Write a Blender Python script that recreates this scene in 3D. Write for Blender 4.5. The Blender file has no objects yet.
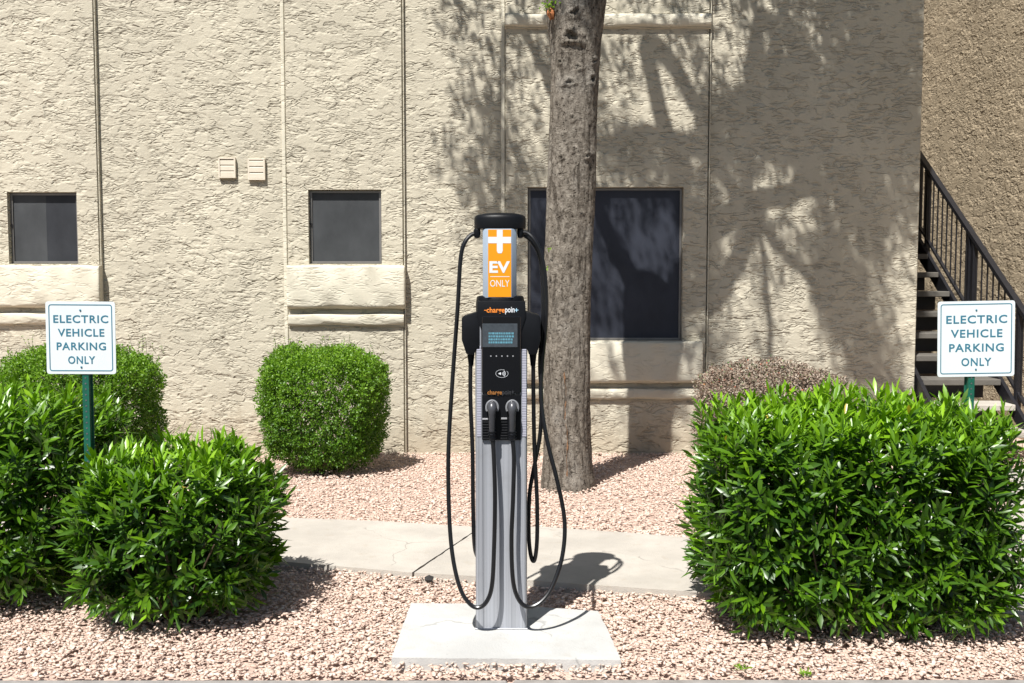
import bpy, math, random
import numpy as np
rng = np.random.default_rng(7)
random.seed(7)
SC = bpy.context.scene
COL = SC.collection

# ------------------------------------------------------------------ camera model
CAMZ, F, PITCH = 1.53, 1000.0, math.radians(3.8)
cp, sp = math.cos(PITCH), math.sin(PITCH)
def ray(u, v):
    a, b = (u - 512) / F, (341.5 - v) / F
    return np.array([a, cp + b * sp, -sp + b * cp])
def at(u, v, Y):
    "point on the vertical plane y=Y seen at u,v -> (x,z)"
    d = ray(u, v); t = Y / d[1]
    return d[0] * t, CAMZ + d[2] * t
def gr(u, v, z=0.0):
    "point on the level z seen at u,v -> (x,y)"
    d = ray(u, v); t = (z - CAMZ) / d[2]
    return d[0] * t, d[1] * t

cam = bpy.data.cameras.new('camera'); camo = bpy.data.objects.new('camera', cam); COL.objects.link(camo)
cam.sensor_width = 36; cam.lens = F * 36 / 1024; cam.clip_end = 500
camo.location = (0, 0, CAMZ); camo.rotation_euler = (math.pi / 2 - PITCH, 0, 0)
SC.camera = camo

# ------------------------------------------------------------------ light
L = np.array([0.285, 0.60, -1.0])          # direction the sunlight travels
Ln = L / np.linalg.norm(L)
sun = bpy.data.lights.new('sun', 'SUN'); so = bpy.data.objects.new('sun', sun); COL.objects.link(so)
from mathutils import Vector, Matrix
so.rotation_euler = Vector(Ln).to_track_quat('-Z', 'Y').to_euler()
so.location = (-3, -6, 10)
sun.energy = 5.0; sun.angle = math.radians(0.53); sun.color = (1, .975, .935)
w = bpy.data.worlds.new('World'); SC.world = w; w.use_nodes = True
nt = w.node_tree
sky = nt.nodes.new('ShaderNodeTexSky'); sky.sky_type = 'NISHITA'; sky.sun_disc = False
sky.sun_elevation = math.asin(-Ln[2]); sky.sun_rotation = math.atan2(-Ln[0], -Ln[1])
nt.links.new(sky.outputs[0], nt.nodes['Background'].inputs[0])
nt.nodes['Background'].inputs[1].default_value = 0.05
SC.view_settings.view_transform = 'Standard'; SC.view_settings.look = 'None'
SC.view_settings.gamma = 1; SC.view_settings.exposure = 0.68

# ------------------------------------------------------------------ mesh helpers
def link(name, me, mat=None, parent=None, smooth=False):
    o = bpy.data.objects.new(name, me); COL.objects.link(o)
    if mat: me.materials.append(mat)
    if parent: o.parent = parent
    if smooth: me.polygons.foreach_set('use_smooth', np.ones(len(me.polygons), dtype=bool))
    return o
def tag(o, label=None, cat=None, group=None, kind=None):
    if label: o['label'] = label
    if cat: o['category'] = cat
    if group: o['group'] = group
    if kind: o['kind'] = kind
    return o
def empty(name, loc=(0, 0, 0)):
    o = bpy.data.objects.new(name, None); COL.objects.link(o); o.location = loc; o.empty_display_size = .1
    return o
def npmesh(name, V, faces, attrs=None):
    "faces: list of int arrays (n,k); attrs: dict name -> per-face floats in that order"
    me = bpy.data.meshes.new(name)
    V = np.asarray(V, dtype=np.float32)
    me.vertices.add(len(V)); me.vertices.foreach_set('co', V.ravel())
    tot = sum(f.size for f in faces); npol = sum(len(f) for f in faces)
    me.loops.add(tot); me.polygons.add(npol)
    me.loops.foreach_set('vertex_index', np.concatenate([f.ravel() for f in faces]).astype(np.int32))
    lt = np.concatenate([np.full(len(f), f.shape[1]) for f in faces]).astype(np.int32)
    ls = np.concatenate([[0], np.cumsum(lt)[:-1]]).astype(np.int32)
    me.polygons.foreach_set('loop_start', ls)
    try: me.polygons.foreach_set('loop_total', lt)
    except Exception: pass
    if attrs:
        for k, a in attrs.items():
            at_ = me.attributes.new(k, 'FLOAT', 'FACE'); at_.data.foreach_set('value', np.asarray(a, dtype=np.float32))
    me.update(calc_edges=True); me.validate()
    return me

class MB:
    "collects plain shapes into one mesh, world coordinates"
    def __init__(s): s.v = []; s.f = []; s.off = None
    def add(s, V, Fs):
        n = len(s.v); s.v += [tuple(map(float, p)) for p in V]; s.f += [tuple(i + n for i in f) for f in Fs]
    def box(s, x0, x1, y0, y1, z0, z1, b=0.0):
        if b <= 0:
            V = [(x, y, z) for x in (x0, x1) for y in (y0, y1) for z in (z0, z1)]
            s.add(V, [(0,1,3,2),(4,6,7,5),(0,4,5,1),(2,3,7,6),(0,2,6,4),(1,5,7,3)]); return
        b = min(b, abs(x1-x0)/2.01, abs(y1-y0)/2.01, abs(z1-z0)/2.01)
        V = []; idx = {}
        for i, x in enumerate((x0, x1)):
            for j, y in enumerate((y0, y1)):
                for k, z in enumerate((z0, z1)):
                    dx, dy, dz = b*(1-2*i), b*(1-2*j), b*(1-2*k)
                    idx[i,j,k,'x'] = len(V); V.append((x, y+dy, z+dz))
                    idx[i,j,k,'y'] = len(V); V.append((x+dx, y, z+dz))
                    idx[i,j,k,'z'] = len(V); V.append((x+dx, y+dy, z))
        Fs = []
        for i in (0,1):
            Fs.append([idx[i,0,0,'x'],idx[i,0,1,'x'],idx[i,1,1,'x'],idx[i,1,0,'x']][::(1 if i==0 else -1)])
            Fs.append([idx[0,i,0,'y'],idx[1,i,0,'y'],idx[1,i,1,'y'],idx[0,i,1,'y']][::(1 if i==0 else -1)])
            Fs.append([idx[0,0,i,'z'],idx[0,1,i,'z'],idx[1,1,i,'z'],idx[1,0,i,'z']][::(1 if i==0 else -1)])
        for i in (0,1):
            for j in (0,1):
                Fs.append([idx[i,j,0,'x'],idx[i,j,0,'y'],idx[i,j,1,'y'],idx[i,j,1,'x']])
                Fs.append([idx[i,0,j,'x'],idx[i,0,j,'z'],idx[i,1,j,'z'],idx[i,1,j,'x']])
                Fs.append([idx[0,i,j,'y'],idx[0,i,j,'z'],idx[1,i,j,'z'],idx[1,i,j,'y']])
        for key in [(i,j,k) for i in (0,1) for j in (0,1) for k in (0,1)]:
            Fs.append([idx[key+('x',)], idx[key+('y',)], idx[key+('z',)]])
        s.add(V, Fs)
    def prism(s, poly, axis, a, b):
        "poly of 2D points; axis the extrusion axis; a..b"
        n = len(poly)
        def mk(p, t):
            return {'x': (t, p[0], p[1]), 'y': (p[0], t, p[1]), 'z': (p[0], p[1], t)}[axis]
        V = [mk(p, a) for p in poly] + [mk(p, b) for p in poly]
        Fs = [tuple(range(n)), tuple(range(2*n-1, n-1, -1))] + [(i, i+n, (i+1)%n+n, (i+1)%n) for i in range(n)]
        s.add(V, Fs)
    def lathe(s, cx, cy, prof, n=32, sx=1, sy=1):
        V = []; m = len(prof)
        for r, z in prof:
            for k in range(n):
                a = 2*math.pi*k/n; V.append((cx + r*sx*math.cos(a), cy + r*sy*math.sin(a), z))
        Fs = [(i*n+k, i*n+(k+1)%n, (i+1)*n+(k+1)%n, (i+1)*n+k) for i in range(m-1) for k in range(n)]
        Fs += [tuple(range(n))[::-1], tuple((m-1)*n+k for k in range(n))]
        s.add(V, Fs)
    def tube(s, pts, rad, n=10, cap=True):
        V, Fs = tube_geo(pts, rad, n, cap); s.add(V, Fs)
    def build(s, name, mat=None, parent=None, smooth=False, bevel=0, angle=35):
        me = bpy.data.meshes.new(name); me.from_pydata(s.v, [], s.f)
        import bmesh
        bm = bmesh.new(); bm.from_mesh(me); bmesh.ops.recalc_face_normals(bm, faces=bm.faces)
        if bevel:
            es = [e for e in bm.edges if len(e.link_faces) == 2 and e.calc_face_angle(0) > math.radians(30)]
            bmesh.ops.bevel(bm, geom=es, offset=bevel, segments=2, affect='EDGES', profile=.6)
        bm.to_mesh(me); bm.free()
        if smooth:
            me.polygons.foreach_set('use_smooth', np.ones(len(me.polygons), dtype=bool))
            try: me.set_sharp_from_angle(angle=math.radians(angle))
            except Exception: pass
        me.update()
        return link(name, me, mat, parent)

def tube_geo(pts, rad, n=10, cap=True):
    P = np.asarray(pts, float); m = len(P)
    R = np.full(m, rad) if np.isscalar(rad) else np.asarray(rad, float)
    T = np.gradient(P, axis=0); T /= np.linalg.norm(T, axis=1)[:, None] + 1e-12
    up = np.array([0, 0, 1.0]) if abs(T[0][2]) < .9 else np.array([1.0, 0, 0])
    V = []; nrm = np.cross(T[0], up); nrm /= np.linalg.norm(nrm)
    for i in range(m):
        nrm = nrm - T[i]*np.dot(nrm, T[i]); nrm /= np.linalg.norm(nrm)
        b = np.cross(T[i], nrm)
        for k in range(n):
            a = 2*math.pi*k/n
            V.append(P[i] + R[i]*(math.cos(a)*nrm + math.sin(a)*b))
    Fs = [(i*n+k, i*n+(k+1)%n, (i+1)*n+(k+1)%n, (i+1)*n+k) for i in range(m-1) for k in range(n)]
    if cap: Fs += [tuple(range(n))[::-1], tuple((m-1)*n+k for k in range(n))]
    return V, Fs
def spline(pts, sub=8):
    P = [np.array(p, float) for p in pts]; P = [2*P[0]-P[1]] + P + [2*P[-1]-P[-2]]
    out = []
    for i in range(1, len(P)-2):
        a, b, c, d = P[i-1:i+3]
        for k in range(sub):
            t = k/sub
            out.append(.5*((2*b)+(-a+c)*t+(2*a-5*b+4*c-d)*t*t+(-a+3*b-3*c+d)*t**3))
    out.append(P[-2]); return out

# ------------------------------------------------------------------ materials
class NT:
    def __init__(s, name):
        s.m = bpy.data.materials.new(name); s.m.use_nodes = True; s.t = s.m.node_tree
        s.b = s.t.nodes['Principled BSDF']; s.out = s.t.nodes['Material Output']
    def n(s, typ, **kw):
        nd = s.t.nodes.new(typ)
        for k, v in kw.items():
            if k in nd.inputs: nd.inputs[k].default_value = v
            else: setattr(nd, k, v)
        return nd
    def l(s, a, b): s.t.links.new(a, b)
    def inp(s, nd, name, val):
        if hasattr(val, 'is_output') or isinstance(val, bpy.types.NodeSocket): s.l(val, nd.inputs[name])
        else: nd.inputs[name].default_value = val
    def math(s, op, a, b=0.0, c=0.0, clamp=False):
        nd = s.n('ShaderNodeMath', operation=op, use_clamp=clamp); s.inp(nd, 0, a); s.inp(nd, 1, b); s.inp(nd, 2, c); return nd.outputs[0]
    def coord(s, scale=(1,1,1), loc=(0,0,0), rot=(0,0,0), warp=0, wscale=3):
        tc = s.n('ShaderNodeTexCoord'); src = tc.outputs['Object']
        if warp:
            nz = s.n('ShaderNodeTexNoise'); nz.inputs['Scale'].default_value = wscale; nz.inputs['Detail'].default_value = 3
            s.l(src, nz.inputs['Vector'])
            sub = s.n('ShaderNodeVectorMath', operation='SUBTRACT'); s.l(nz.outputs['Color'], sub.inputs[0]); sub.inputs[1].default_value = (.5,.5,.5)
            sc = s.n('ShaderNodeVectorMath', operation='SCALE'); s.l(sub.outputs[0], sc.inputs[0]); sc.inputs['Scale'].default_value = warp
            ad = s.n('ShaderNodeVectorMath', operation='ADD'); s.l(src, ad.inputs[0]); s.l(sc.outputs[0], ad.inputs[1]); src = ad.outputs[0]
        mp = s.n('ShaderNodeMapping'); s.l(src, mp.inputs[0]); mp.inputs['Scale'].default_value = scale
        mp.inputs['Location'].default_value = loc; mp.inputs['Rotation'].default_value = rot
        return mp.outputs[0]
    def noise(s, vec, scale=5, detail=4, rough=.55, dist=0):
        nd = s.n('ShaderNodeTexNoise'); s.l(vec, nd.inputs['Vector'])
        nd.inputs['Scale'].default_value = scale; nd.inputs['Detail'].default_value = detail
        nd.inputs['Roughness'].default_value = rough; nd.inputs['Distortion'].default_value = dist
        return nd.outputs['Fac']
    def ramp(s, fac, stops, interp='LINEAR'):
        nd = s.n('ShaderNodeValToRGB'); s.inp(nd, 0, fac); cr = nd.color_ramp; cr.interpolation = interp
        while len(cr.elements) < len(stops): cr.elements.new(.5)
        for e, (p, c) in zip(cr.elements, stops):
            e.position = p; e.color = (c, c, c, 1) if np.isscalar(c) else tuple(c) + (1,)
        return nd.outputs[0]
    def mix(s, fac, a, b, mode='MIX'):
        nd = s.n('ShaderNodeMix', data_type='RGBA', blend_type=mode)
        s.inp(nd, 0, fac)
        for k, v in ((6, a), (7, b)):
            if isinstance(v, bpy.types.NodeSocket): s.l(v, nd.inputs[k])
            else: nd.inputs[k].default_value = tuple(v) + (1,)
        return nd.outputs[2]
    def smooth(s, x, lo, hi):
        nd = s.n('ShaderNodeMapRange', interpolation_type='SMOOTHSTEP'); s.inp(nd, 0, x); s.inp(nd, 1, lo); s.inp(nd, 2, hi); return nd.outputs[0]
    def bump(s, h, strength=1, dist=.01, normal=None):
        nd = s.n('ShaderNodeBump'); s.l(h, nd.inputs['Height']); nd.inputs['Strength'].default_value = strength; nd.inputs['Distance'].default_value = dist
        if normal is not None: s.l(normal, nd.inputs['Normal'])
        s.l(nd.outputs[0], s.b.inputs['Normal']); return nd.outputs[0]
    def base(s, c):
        if isinstance(c, bpy.types.NodeSocket): s.l(c, s.b.inputs['Base Color'])
        else: s.b.inputs['Base Color'].default_value = tuple(c) + (1,)
    def rough(s, r, spec=.5):
        s.inp(s.b, 'Roughness', r); s.b.inputs['Specular IOR Level'].default_value = spec

def plain(name, c, rough=.5, metal=0, spec=.5, var=.12, nscale=12, bump=0, bscale=120):
    m = NT(name); v = m.coord(); nz = m.noise(v, nscale, 5, .6)
    lo = tuple(x*(1-var) for x in c); hi = tuple(min(1, x*(1+var)) for x in c)
    m.base(m.ramp(nz, [(.3, lo), (.7, hi)])); m.rough(rough, spec); m.b.inputs['Metallic'].default_value = metal
    if bump: m.bump(m.noise(v, bscale, 3), 1, bump)
    return m.m

def stucco(name, c, amp=1.0, rot=0, coarse=1.0):
    "trowelled stucco: fairly flat plates parted by ragged ledges that run mostly sideways"
    m = NT(name)
    v1 = m.coord((1.0, 1.0, 3.9), rot=(0, rot, 0), warp=.03, wscale=14*coarse)
    n1 = m.noise(v1, 2.3*coarse, 3.2, .52)
    v2 = m.coord((1.0, 1.0, 3.6), (3.7, 1.1, 5.3), rot=(0, rot, 0), warp=.025, wscale=20*coarse)
    n2 = m.noise(v2, 4.2*coarse, 2.5, .5)
    msk = m.noise(m.coord((1,1,1.6), (9,2,4)), 6.8*coarse, 2)
    msk2 = m.noise(m.coord((1,1,1.6), (1,7,3)), 8*coarse, 2)
    g = None; stp = None
    for k, (n, t, a, w_) in enumerate([(n1, .36, 1, .026), (n1, .43, .9, .024), (n1, .50, 1, .024), (n1, .57, .9, .024), (n1, .64, 1, .026), (n2, .42, .55, .028), (n2, .53, .55, .028)]):
        d = m.math('ABSOLUTE', m.math('SUBTRACT', n, t))
        line = m.smooth(d, w_, 0.0)
        mk = m.smooth((msk, msk2)[k % 2], .46, .60)
        line = m.math('MULTIPLY', line, m.math('MULTIPLY', mk, a))
        g = line if g is None else m.math('MAXIMUM', g, line)
        st = m.math('MULTIPLY', m.smooth(n, t-w_, t+w_), m.math('MULTIPLY', mk, a*(1 if k % 2 else -1)))
        stp = st if stp is None else m.math('ADD', stp, st)
    fine = m.noise(m.coord(), 95*coarse, 3, .6); med = m.noise(m.coord((1,1,2.0), warp=.02, wscale=30), 22*coarse, 3, .6)
    big = m.noise(m.coord((1,1,1.6)), 5, 2)
    h = m.math('MULTIPLY', g, -.0100*amp)
    h = m.math('MULTIPLY_ADD', stp, .0026*amp, h)
    h = m.math('MULTIPLY_ADD', med, .0034*amp, h)
    h = m.math('MULTIPLY_ADD', fine, .0022*amp, h)
    h = m.math('MULTIPLY_ADD', big, .006*amp, h)
    m.bump(h, 1, 1.0)
    st1 = m.noise(m.coord((1,1,1)), 1.3, 4); st2 = m.noise(m.coord((6,6,.5), (2,2,2)), 1.5, 4)
    base = m.mix(m.smooth(st1, .3, .7), tuple(x*.92 for x in c), tuple(x*1.05 for x in c))
    base = m.mix(m.math('MULTIPLY', m.smooth(st2, .52, .75), .22), base, (c[0]*.72, c[1]*.70, c[2]*.66))
    base = m.mix(m.math('MULTIPLY', m.smooth(fine, .55, .8), .22), base, (c[0]*.8, c[1]*.78, c[2]*.74))
    tz = m.n('ShaderNodeTexCoord'); sz = m.n('ShaderNodeSeparateXYZ'); m.l(tz.outputs['Object'], sz.inputs[0])
    spl = m.math('ADD', sz.outputs['Z'], m.math('MULTIPLY', st2, -.5))
    base = m.mix(m.math('MULTIPLY', m.smooth(spl, .08, -.25), .45), base, (c[0]*.70, c[1]*.62, c[2]*.55))
    base = m.mix(m.math('MULTIPLY', g, .07), base, (c[0]*.45, c[1]*.40, c[2]*.33))
    m.base(base); m.rough(.95, .12)
    return m.m

M = {}
M['stucco'] = stucco('stucco', (.500, .458, .362), 1.0)
M['stucco_sill'] = stucco('stucco_sill', (.60, .558, .45), .34, coarse=.9)
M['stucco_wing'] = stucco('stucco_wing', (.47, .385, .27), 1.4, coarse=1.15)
def concrete(name, c):
    m = NT(name); v = m.coord()
    b1 = m.noise(v, 2.2, 6, .65); b2 = m.noise(m.coord((1,1,1), (5,5,5)), 14, 4, .6); sp = m.noise(v, 160, 2, .6); pit = m.noise(m.coord((1,1,1), (8,3,1)), 75, 2, .5)
    x = m.mix(m.smooth(b1, .32, .68), tuple(k*.86 for k in c), tuple(k*1.06 for k in c))
    x = m.mix(m.math('MULTIPLY', m.smooth(b2, .56, .74), .35), x, (c[0]*.78, c[1]*.72, c[2]*.64))
    x = m.mix(m.math('MULTIPLY', m.smooth(sp, .55, .8), .4), x, tuple(k*.7 for k in c))
    x = m.mix(m.math('MULTIPLY', m.smooth(pit, .70, .76), .6), x, tuple(k*.45 for k in c))
    vo = m.n('ShaderNodeTexVoronoi', feature='DISTANCE_TO_EDGE'); m.l(m.coord((1,1,1), (2,1,0), warp=.25, wscale=4), vo.inputs['Vector']); vo.inputs['Scale'].default_value = .9
    crk = m.math('MULTIPLY', m.smooth(vo.outputs['Distance'], .006, .0), m.smooth(b1, .50, .56))
    x = m.mix(m.math('MULTIPLY', crk, .55), x, tuple(k*.45 for k in c))
    m.base(x); m.rough(.92, .2)
    m.bump(m.math('ADD', m.math('MULTIPLY', sp, .6), m.math('MULTIPLY', b2, .8)), 1, .003)
    return m.m
M['concrete'] = concrete('concrete', (.445, .41, .36))
M['pad_concrete'] = concrete('pad_concrete', (.475, .47, .45))
M['kerb'] = plain('kerb_concrete', (.26, .24, .22), .9, var=.25, nscale=9, bump=.003, bscale=80, spec=.2)
M['asphalt'] = plain('asphalt', (.05, .05, .05), .9, var=.3, nscale=60, bump=.004, bscale=150, spec=.2)
M['soil'] = plain('soil', (.52, .39, .32), .95, var=.3, nscale=40, bump=.01, bscale=60, spec=.1)
M['black'] = plain('black_plastic', (.005, .0055, .007), .42, spec=.22, var=.15, bump=.0004, bscale=400)
M['cable'] = plain('black_cable', (.007, .007, .008), .33, var=.2)
M['gloss'] = plain('gloss_black', (.004, .0045, .006), .16, var=.1)
M['plug'] = plain('plug_grey', (.055, .056, .062), .30, var=.15)
M['collar_grey'] = plain('collar_grey', (.20, .205, .215), .35, var=.15)
M['chrome'] = plain('silver_tag', (.6, .6, .62), .3, metal=.6)
M['iron'] = plain('dark_painted_steel', (.011, .011, .014), .45, var=.2, nscale=20)
M['step'] = plain('precast_tread', (.13, .12, .105), .9, var=.15, nscale=9, bump=.002, spec=.2)
M['greenpost'] = plain('green_painted_steel', (.007, .095, .060), .45, var=.2, nscale=30)
M['signwhite'] = plain('sign_white', (.66, .705, .71), .35, var=.03, nscale=9)
M['signblue'] = plain('sign_blue', (.035, .16, .23), .45, var=.08)
M['bolt'] = plain('bolt_steel', (.25, .25, .26), .4, metal=.8)
M['bronze'] = plain('window_frame', (.20, .19, .18), .45, metal=.4, var=.1)
M['vent'] = plain('vent_paint', (.62, .555, .45), .8, var=.06, spec=.2)
M['orange'] = plain('orange_decal', (.72, .275, .006), .5, var=.03, spec=.3)
M['whitepaint'] = plain('white_print', (.66, .68, .70), .5, var=.03)
M['palecyan'] = plain('pale_cyan_print', (.42, .66, .82), .5, var=.03)
M['orangeprint'] = plain('orange_print', (.80, .24, .03), .5, var=.05)
M['fadedorange'] = plain('faded_orange_print', (.32, .13, .03), .5, var=.05)
M['diffuser'] = plain('pale_diffuser', (.34, .41, .49), .3, var=.05)
M['lcd'] = plain('lcd_grey', (.05, .06, .07), .2, var=.2, nscale=60)
M['lcdtext'] = plain('lcd_cyan', (.10, .26, .33), .4, var=.2, nscale=90)
M['wound'] = plain('raw_wood', (.42, .15, .05), .8, var=.45, nscale=60, bump=.006, bscale=90)
M['inner_bark'] = plain('inner_bark', (.24, .135, .075), .9, var=.5, nscale=50, bump=.006, bscale=90, spec=.1)
M['dark_rock'] = plain('dark_rock', (.03, .028, .027), .8, var=.3, bump=.004)

def alu():
    m = NT('brushed_aluminium')
    v = m.coord((160, 160, .6)); nz = m.noise(v, 1, 2)
    big = m.noise(m.coord((30, 30, .4)), 1, 3)
    dirt = m.noise(m.coord((1, 1, .8), (2, 5, 1)), 9, 5)
    c = m.ramp(nz, [(.25, (.22, .23, .25)), (.75, (.44, .45, .48))])
    c = m.mix(m.smooth(big, .4, .7), c, (.42, .435, .47))
    c = m.mix(m.math('MULTIPLY', m.smooth(dirt, .55, .75), .25), c, (.22, .215, .21))
    m.base(c); m.b.inputs['Metallic'].default_value = .35; m.rough(.52)
    m.bump(nz, .5, .0006)
    return m.m
M['alu'] = alu()
def ribbed():
    m = NT('ribbed_aluminium'); tc = m.n('ShaderNodeTexCoord'); sx = m.n('ShaderNodeSeparateXYZ'); m.l(tc.outputs['Object'], sx.inputs[0])
    s = m.math('SINE', m.math('MULTIPLY', sx.outputs['Z'], 900.0))
    m.base(m.ramp(m.smooth(s, -1, 1), [(0, (.26, .26, .31)), (1, (.50, .50, .57))])); m.b.inputs['Metallic'].default_value = .3; m.rough(.5); m.bump(s, .4, .001)
    return m.m
M['rail'] = ribbed()

def glass(name, c, r=.18, streak=False):
    m = NT(name); v = m.coord((1, 1, .6)); nz = m.noise(v, 3.5, 5, .65)
    fine = m.noise(m.coord((250, 250, 250)), 1, 1)
    lo = tuple(x*.75 for x in c); hi = tuple(x*1.3 for x in c)
    b = m.ramp(nz, [(.3, lo), (.72, hi)])
    b = m.mix(m.math('MULTIPLY', fine, .2), b, tuple(x*.5 for x in c))
    m.base(b); m.rough(r, .25); m.bump(nz, .3, .002)
    return m.m
M['screen_grey'] = glass('sun_screen_grey', (.055, .058, .061), .45)
M['screen_dark'] = glass('sun_screen_dark', (.032, .034, .039), .45)
M['screen_big'] = glass('sun_screen_black', (.030, .034, .047), .5)

def tinted(name, stops, rough=.9, spec=.15, bump=.002, bscale=120, trans=None, transw=0.35, attr='tint', mottle=.12):
    m = NT(name); a = m.n('ShaderNodeAttribute', attribute_name=attr)
    c = m.ramp(a.outputs['Fac'], stops)
    if mottle:
        nz = m.noise(m.coord(), 60, 3); c = m.mix(m.math('MULTIPLY', m.smooth(nz, .4, .7), mottle*2), c, tuple(x*.55 for x in stops[len(stops)//2][1]))
    m.base(c); m.rough(rough, spec)
    if bump: m.bump(m.noise(m.coord(), bscale, 3), 1, bump)
    if trans:
        tr = m.n('ShaderNodeBsdfTranslucent'); tc = m.mix(1.0, c, trans, 'MULTIPLY') ; m.l(tc, tr.inputs['Color'])
        mx = m.n('ShaderNodeMixShader'); mx.inputs[0].default_value = transw
        m.l(m.b.outputs[0], mx.inputs[1]); m.l(tr.outputs[0], mx.inputs[2]); m.l(mx.outputs[0], m.out.inputs['Surface'])
    return m.m
M['gravel'] = tinted('crushed_pink_rock', [(0, (.50, .34, .27)), (.25, (.57, .425, .345)), (.6, (.62, .48, .395)), (.9, (.68, .56, .475)), (1, (.60, .56, .50))], mottle=.08)
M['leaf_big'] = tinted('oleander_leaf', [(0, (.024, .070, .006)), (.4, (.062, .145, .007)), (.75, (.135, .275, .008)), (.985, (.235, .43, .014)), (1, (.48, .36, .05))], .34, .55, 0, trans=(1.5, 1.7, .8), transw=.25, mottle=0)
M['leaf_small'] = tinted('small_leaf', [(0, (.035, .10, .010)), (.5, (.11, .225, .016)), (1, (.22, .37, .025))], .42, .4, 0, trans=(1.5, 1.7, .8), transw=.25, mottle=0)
M['leaf_dry'] = tinted('dry_leaf', [(0, (.13, .085, .06)), (.45, (.27, .20, .15)), (.8, (.36, .30, .24)), (.86, (.07, .15, .03)), (.93, (.10, .2, .04)), (.95, (.42, .12, .06)), (1, (.4, .12, .07))], .7, .2, 0, mottle=0)
M['leaf_tree'] = tinted('tree_leaf', [(0, (.035, .10, .012)), (1, (.11, .24, .03))], .4, .4, 0, trans=(1.5, 1.7, .7), transw=.25, mottle=0)
M['twig'] = plain('twig', (.085, .062, .042), .85, var=.3, spec=.1)

def bark():
    m = NT('bark')
    v = m.coord((1, 1, .55), warp=.03, wscale=20); n1 = m.noise(v, 30, 7, .72)
    n2 = m.noise(m.coord((1, 1, 1)), 90, 4, .7)
    vor = m.n('ShaderNodeTexVoronoi', feature='DISTANCE_TO_EDGE'); m.l(m.coord((14, 14, 7), warp=.12, wscale=9), vor.inputs['Vector']); vor.inputs['Scale'].default_value = 1.0
    crk = m.smooth(vor.outputs['Distance'], 0.0, .07)
    pat = m.noise(m.coord((1,1,.7), (3,1,8)), 4.5, 4)
    c = m.ramp(n1, [(.30, (.050, .042, .035)), (.47, (.185, .160, .130)), (.70, (.37, .33, .275))])
    c = m.mix(m.math('MULTIPLY', m.smooth(n2, .5, .75), .5), c, (.10, .08, .062))
    c = m.mix(m.math('MULTIPLY', m.smooth(pat, .5, .7), .35), c, (.33, .31, .275))
    pit = m.noise(m.coord((1,1,1.4), (4,4,4), warp=.02, wscale=30), 42, 2, .5)
    c = m.mix(m.math('MULTIPLY', m.smooth(pit, .62, .70), .75), c, (.03, .024, .018))
    c = m.mix(m.math('MULTIPLY', m.smooth(m.noise(m.coord((1,1,5), (7,7,7), warp=.03, wscale=14), 16, 3, .6), .60, .68), .6), c, (.05, .04, .032))
    fur = m.smooth(m.noise(m.coord((1, 1, .13), (5, 9, 2), warp=.02, wscale=16), 26, 4, .6), .56, .66)
    c = m.mix(m.math('MULTIPLY', fur, .6), c, (.055, .043, .033))
    m.base(c); m.rough(.95, .1)
    h = m.math('ADD', m.math('MULTIPLY', n1, 1.0), m.math('MULTIPLY', n2, .55)); h = m.math('ADD', h, m.math('MULTIPLY', crk, .06)); h = m.math('SUBTRACT', h, m.math('MULTIPLY', fur, .45)); h = m.math('SUBTRACT', h, m.math('MULTIPLY', m.smooth(pit, .62, .72), .5))
    m.bump(h, 1, .02)
    return m.m
M['bark'] = bark()

# ------------------------------------------------------------------ text
def text_obj(name, body, mat, parent, x0, x1, z0, z1, y, spacing=1.0, bold=0.0, thick=.0008):
    cu = bpy.data.curves.new(name, 'FONT'); cu.body = body; cu.size = 1; cu.space_character = spacing
    cu.offset = bold; cu.extrude = .01; cu.resolution_u = 3
    o = bpy.data.objects.new('tmp', cu); COL.objects.link(o)
    dg = bpy.context.evaluated_depsgraph_get(); dg.update()
    me = bpy.data.meshes.new_from_object(o.evaluated_get(dg))
    bpy.data.objects.remove(o); bpy.data.curves.remove(cu)
    n = len(me.vertices); co = np.empty(n*3, np.float32); me.vertices.foreach_get('co', co); co = co.reshape(-1, 3)
    lo, hi = co.min(0), co.max(0)
    X = x0 + (co[:, 0]-lo[0])/(hi[0]-lo[0])*(x1-x0); Z = z0 + (co[:, 1]-lo[1])/(hi[1]-lo[1])*(z1-z0)
    Y = y - (co[:, 2]-lo[2])/(hi[2]-lo[2])*thick
    return me, np.stack([X, Y, Z], 1)
def text_mesh(name, parts, mat, parent):
    V = []; Fs = []; n = 0
    for me, co in parts:
        V += [tuple(map(float, c)) for c in co]
        Fs += [tuple(n + i for i in p.vertices) for p in me.polygons]; n += len(co)
        bpy.data.meshes.remove(me)
    m2 = bpy.data.meshes.new(name); m2.from_pydata(V, [], Fs); m2.update()
    return link(name, m2, mat, parent)

# ------------------------------------------------------------------ key places
W = 9.1
KS = W/8.6
gz = lambda y: -.085*np.clip((np.asarray(y, float) - 6.3)/2.8, 0, 1.15)   # the bed falls a little towards the building
#               # plane of the facade
CORNER_X = at(918, 260, W)[0]
wx = lambda u, v=300: at(u, v, W)[0]
wz = lambda v: at(512, v, W)[1]
print('facade at', W, 'corner', CORNER_X)

# ------------------------------------------------------------------ building
bld = tag(empty('apartment_building', (0, W, 0)), 'cream stucco apartment building with small dark windows and trowelled sills', 'building')
def world_of(o):
    m = Matrix.Translation(o.location) @ o.rotation_euler.to_matrix().to_4x4()
    return world_of(o.parent) @ o.matrix_parent_inverse @ m if o.parent else m
def P(o): # keep world coordinates under a moved parent
    o.matrix_parent_inverse = world_of(o.parent).inverted(); return o

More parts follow.
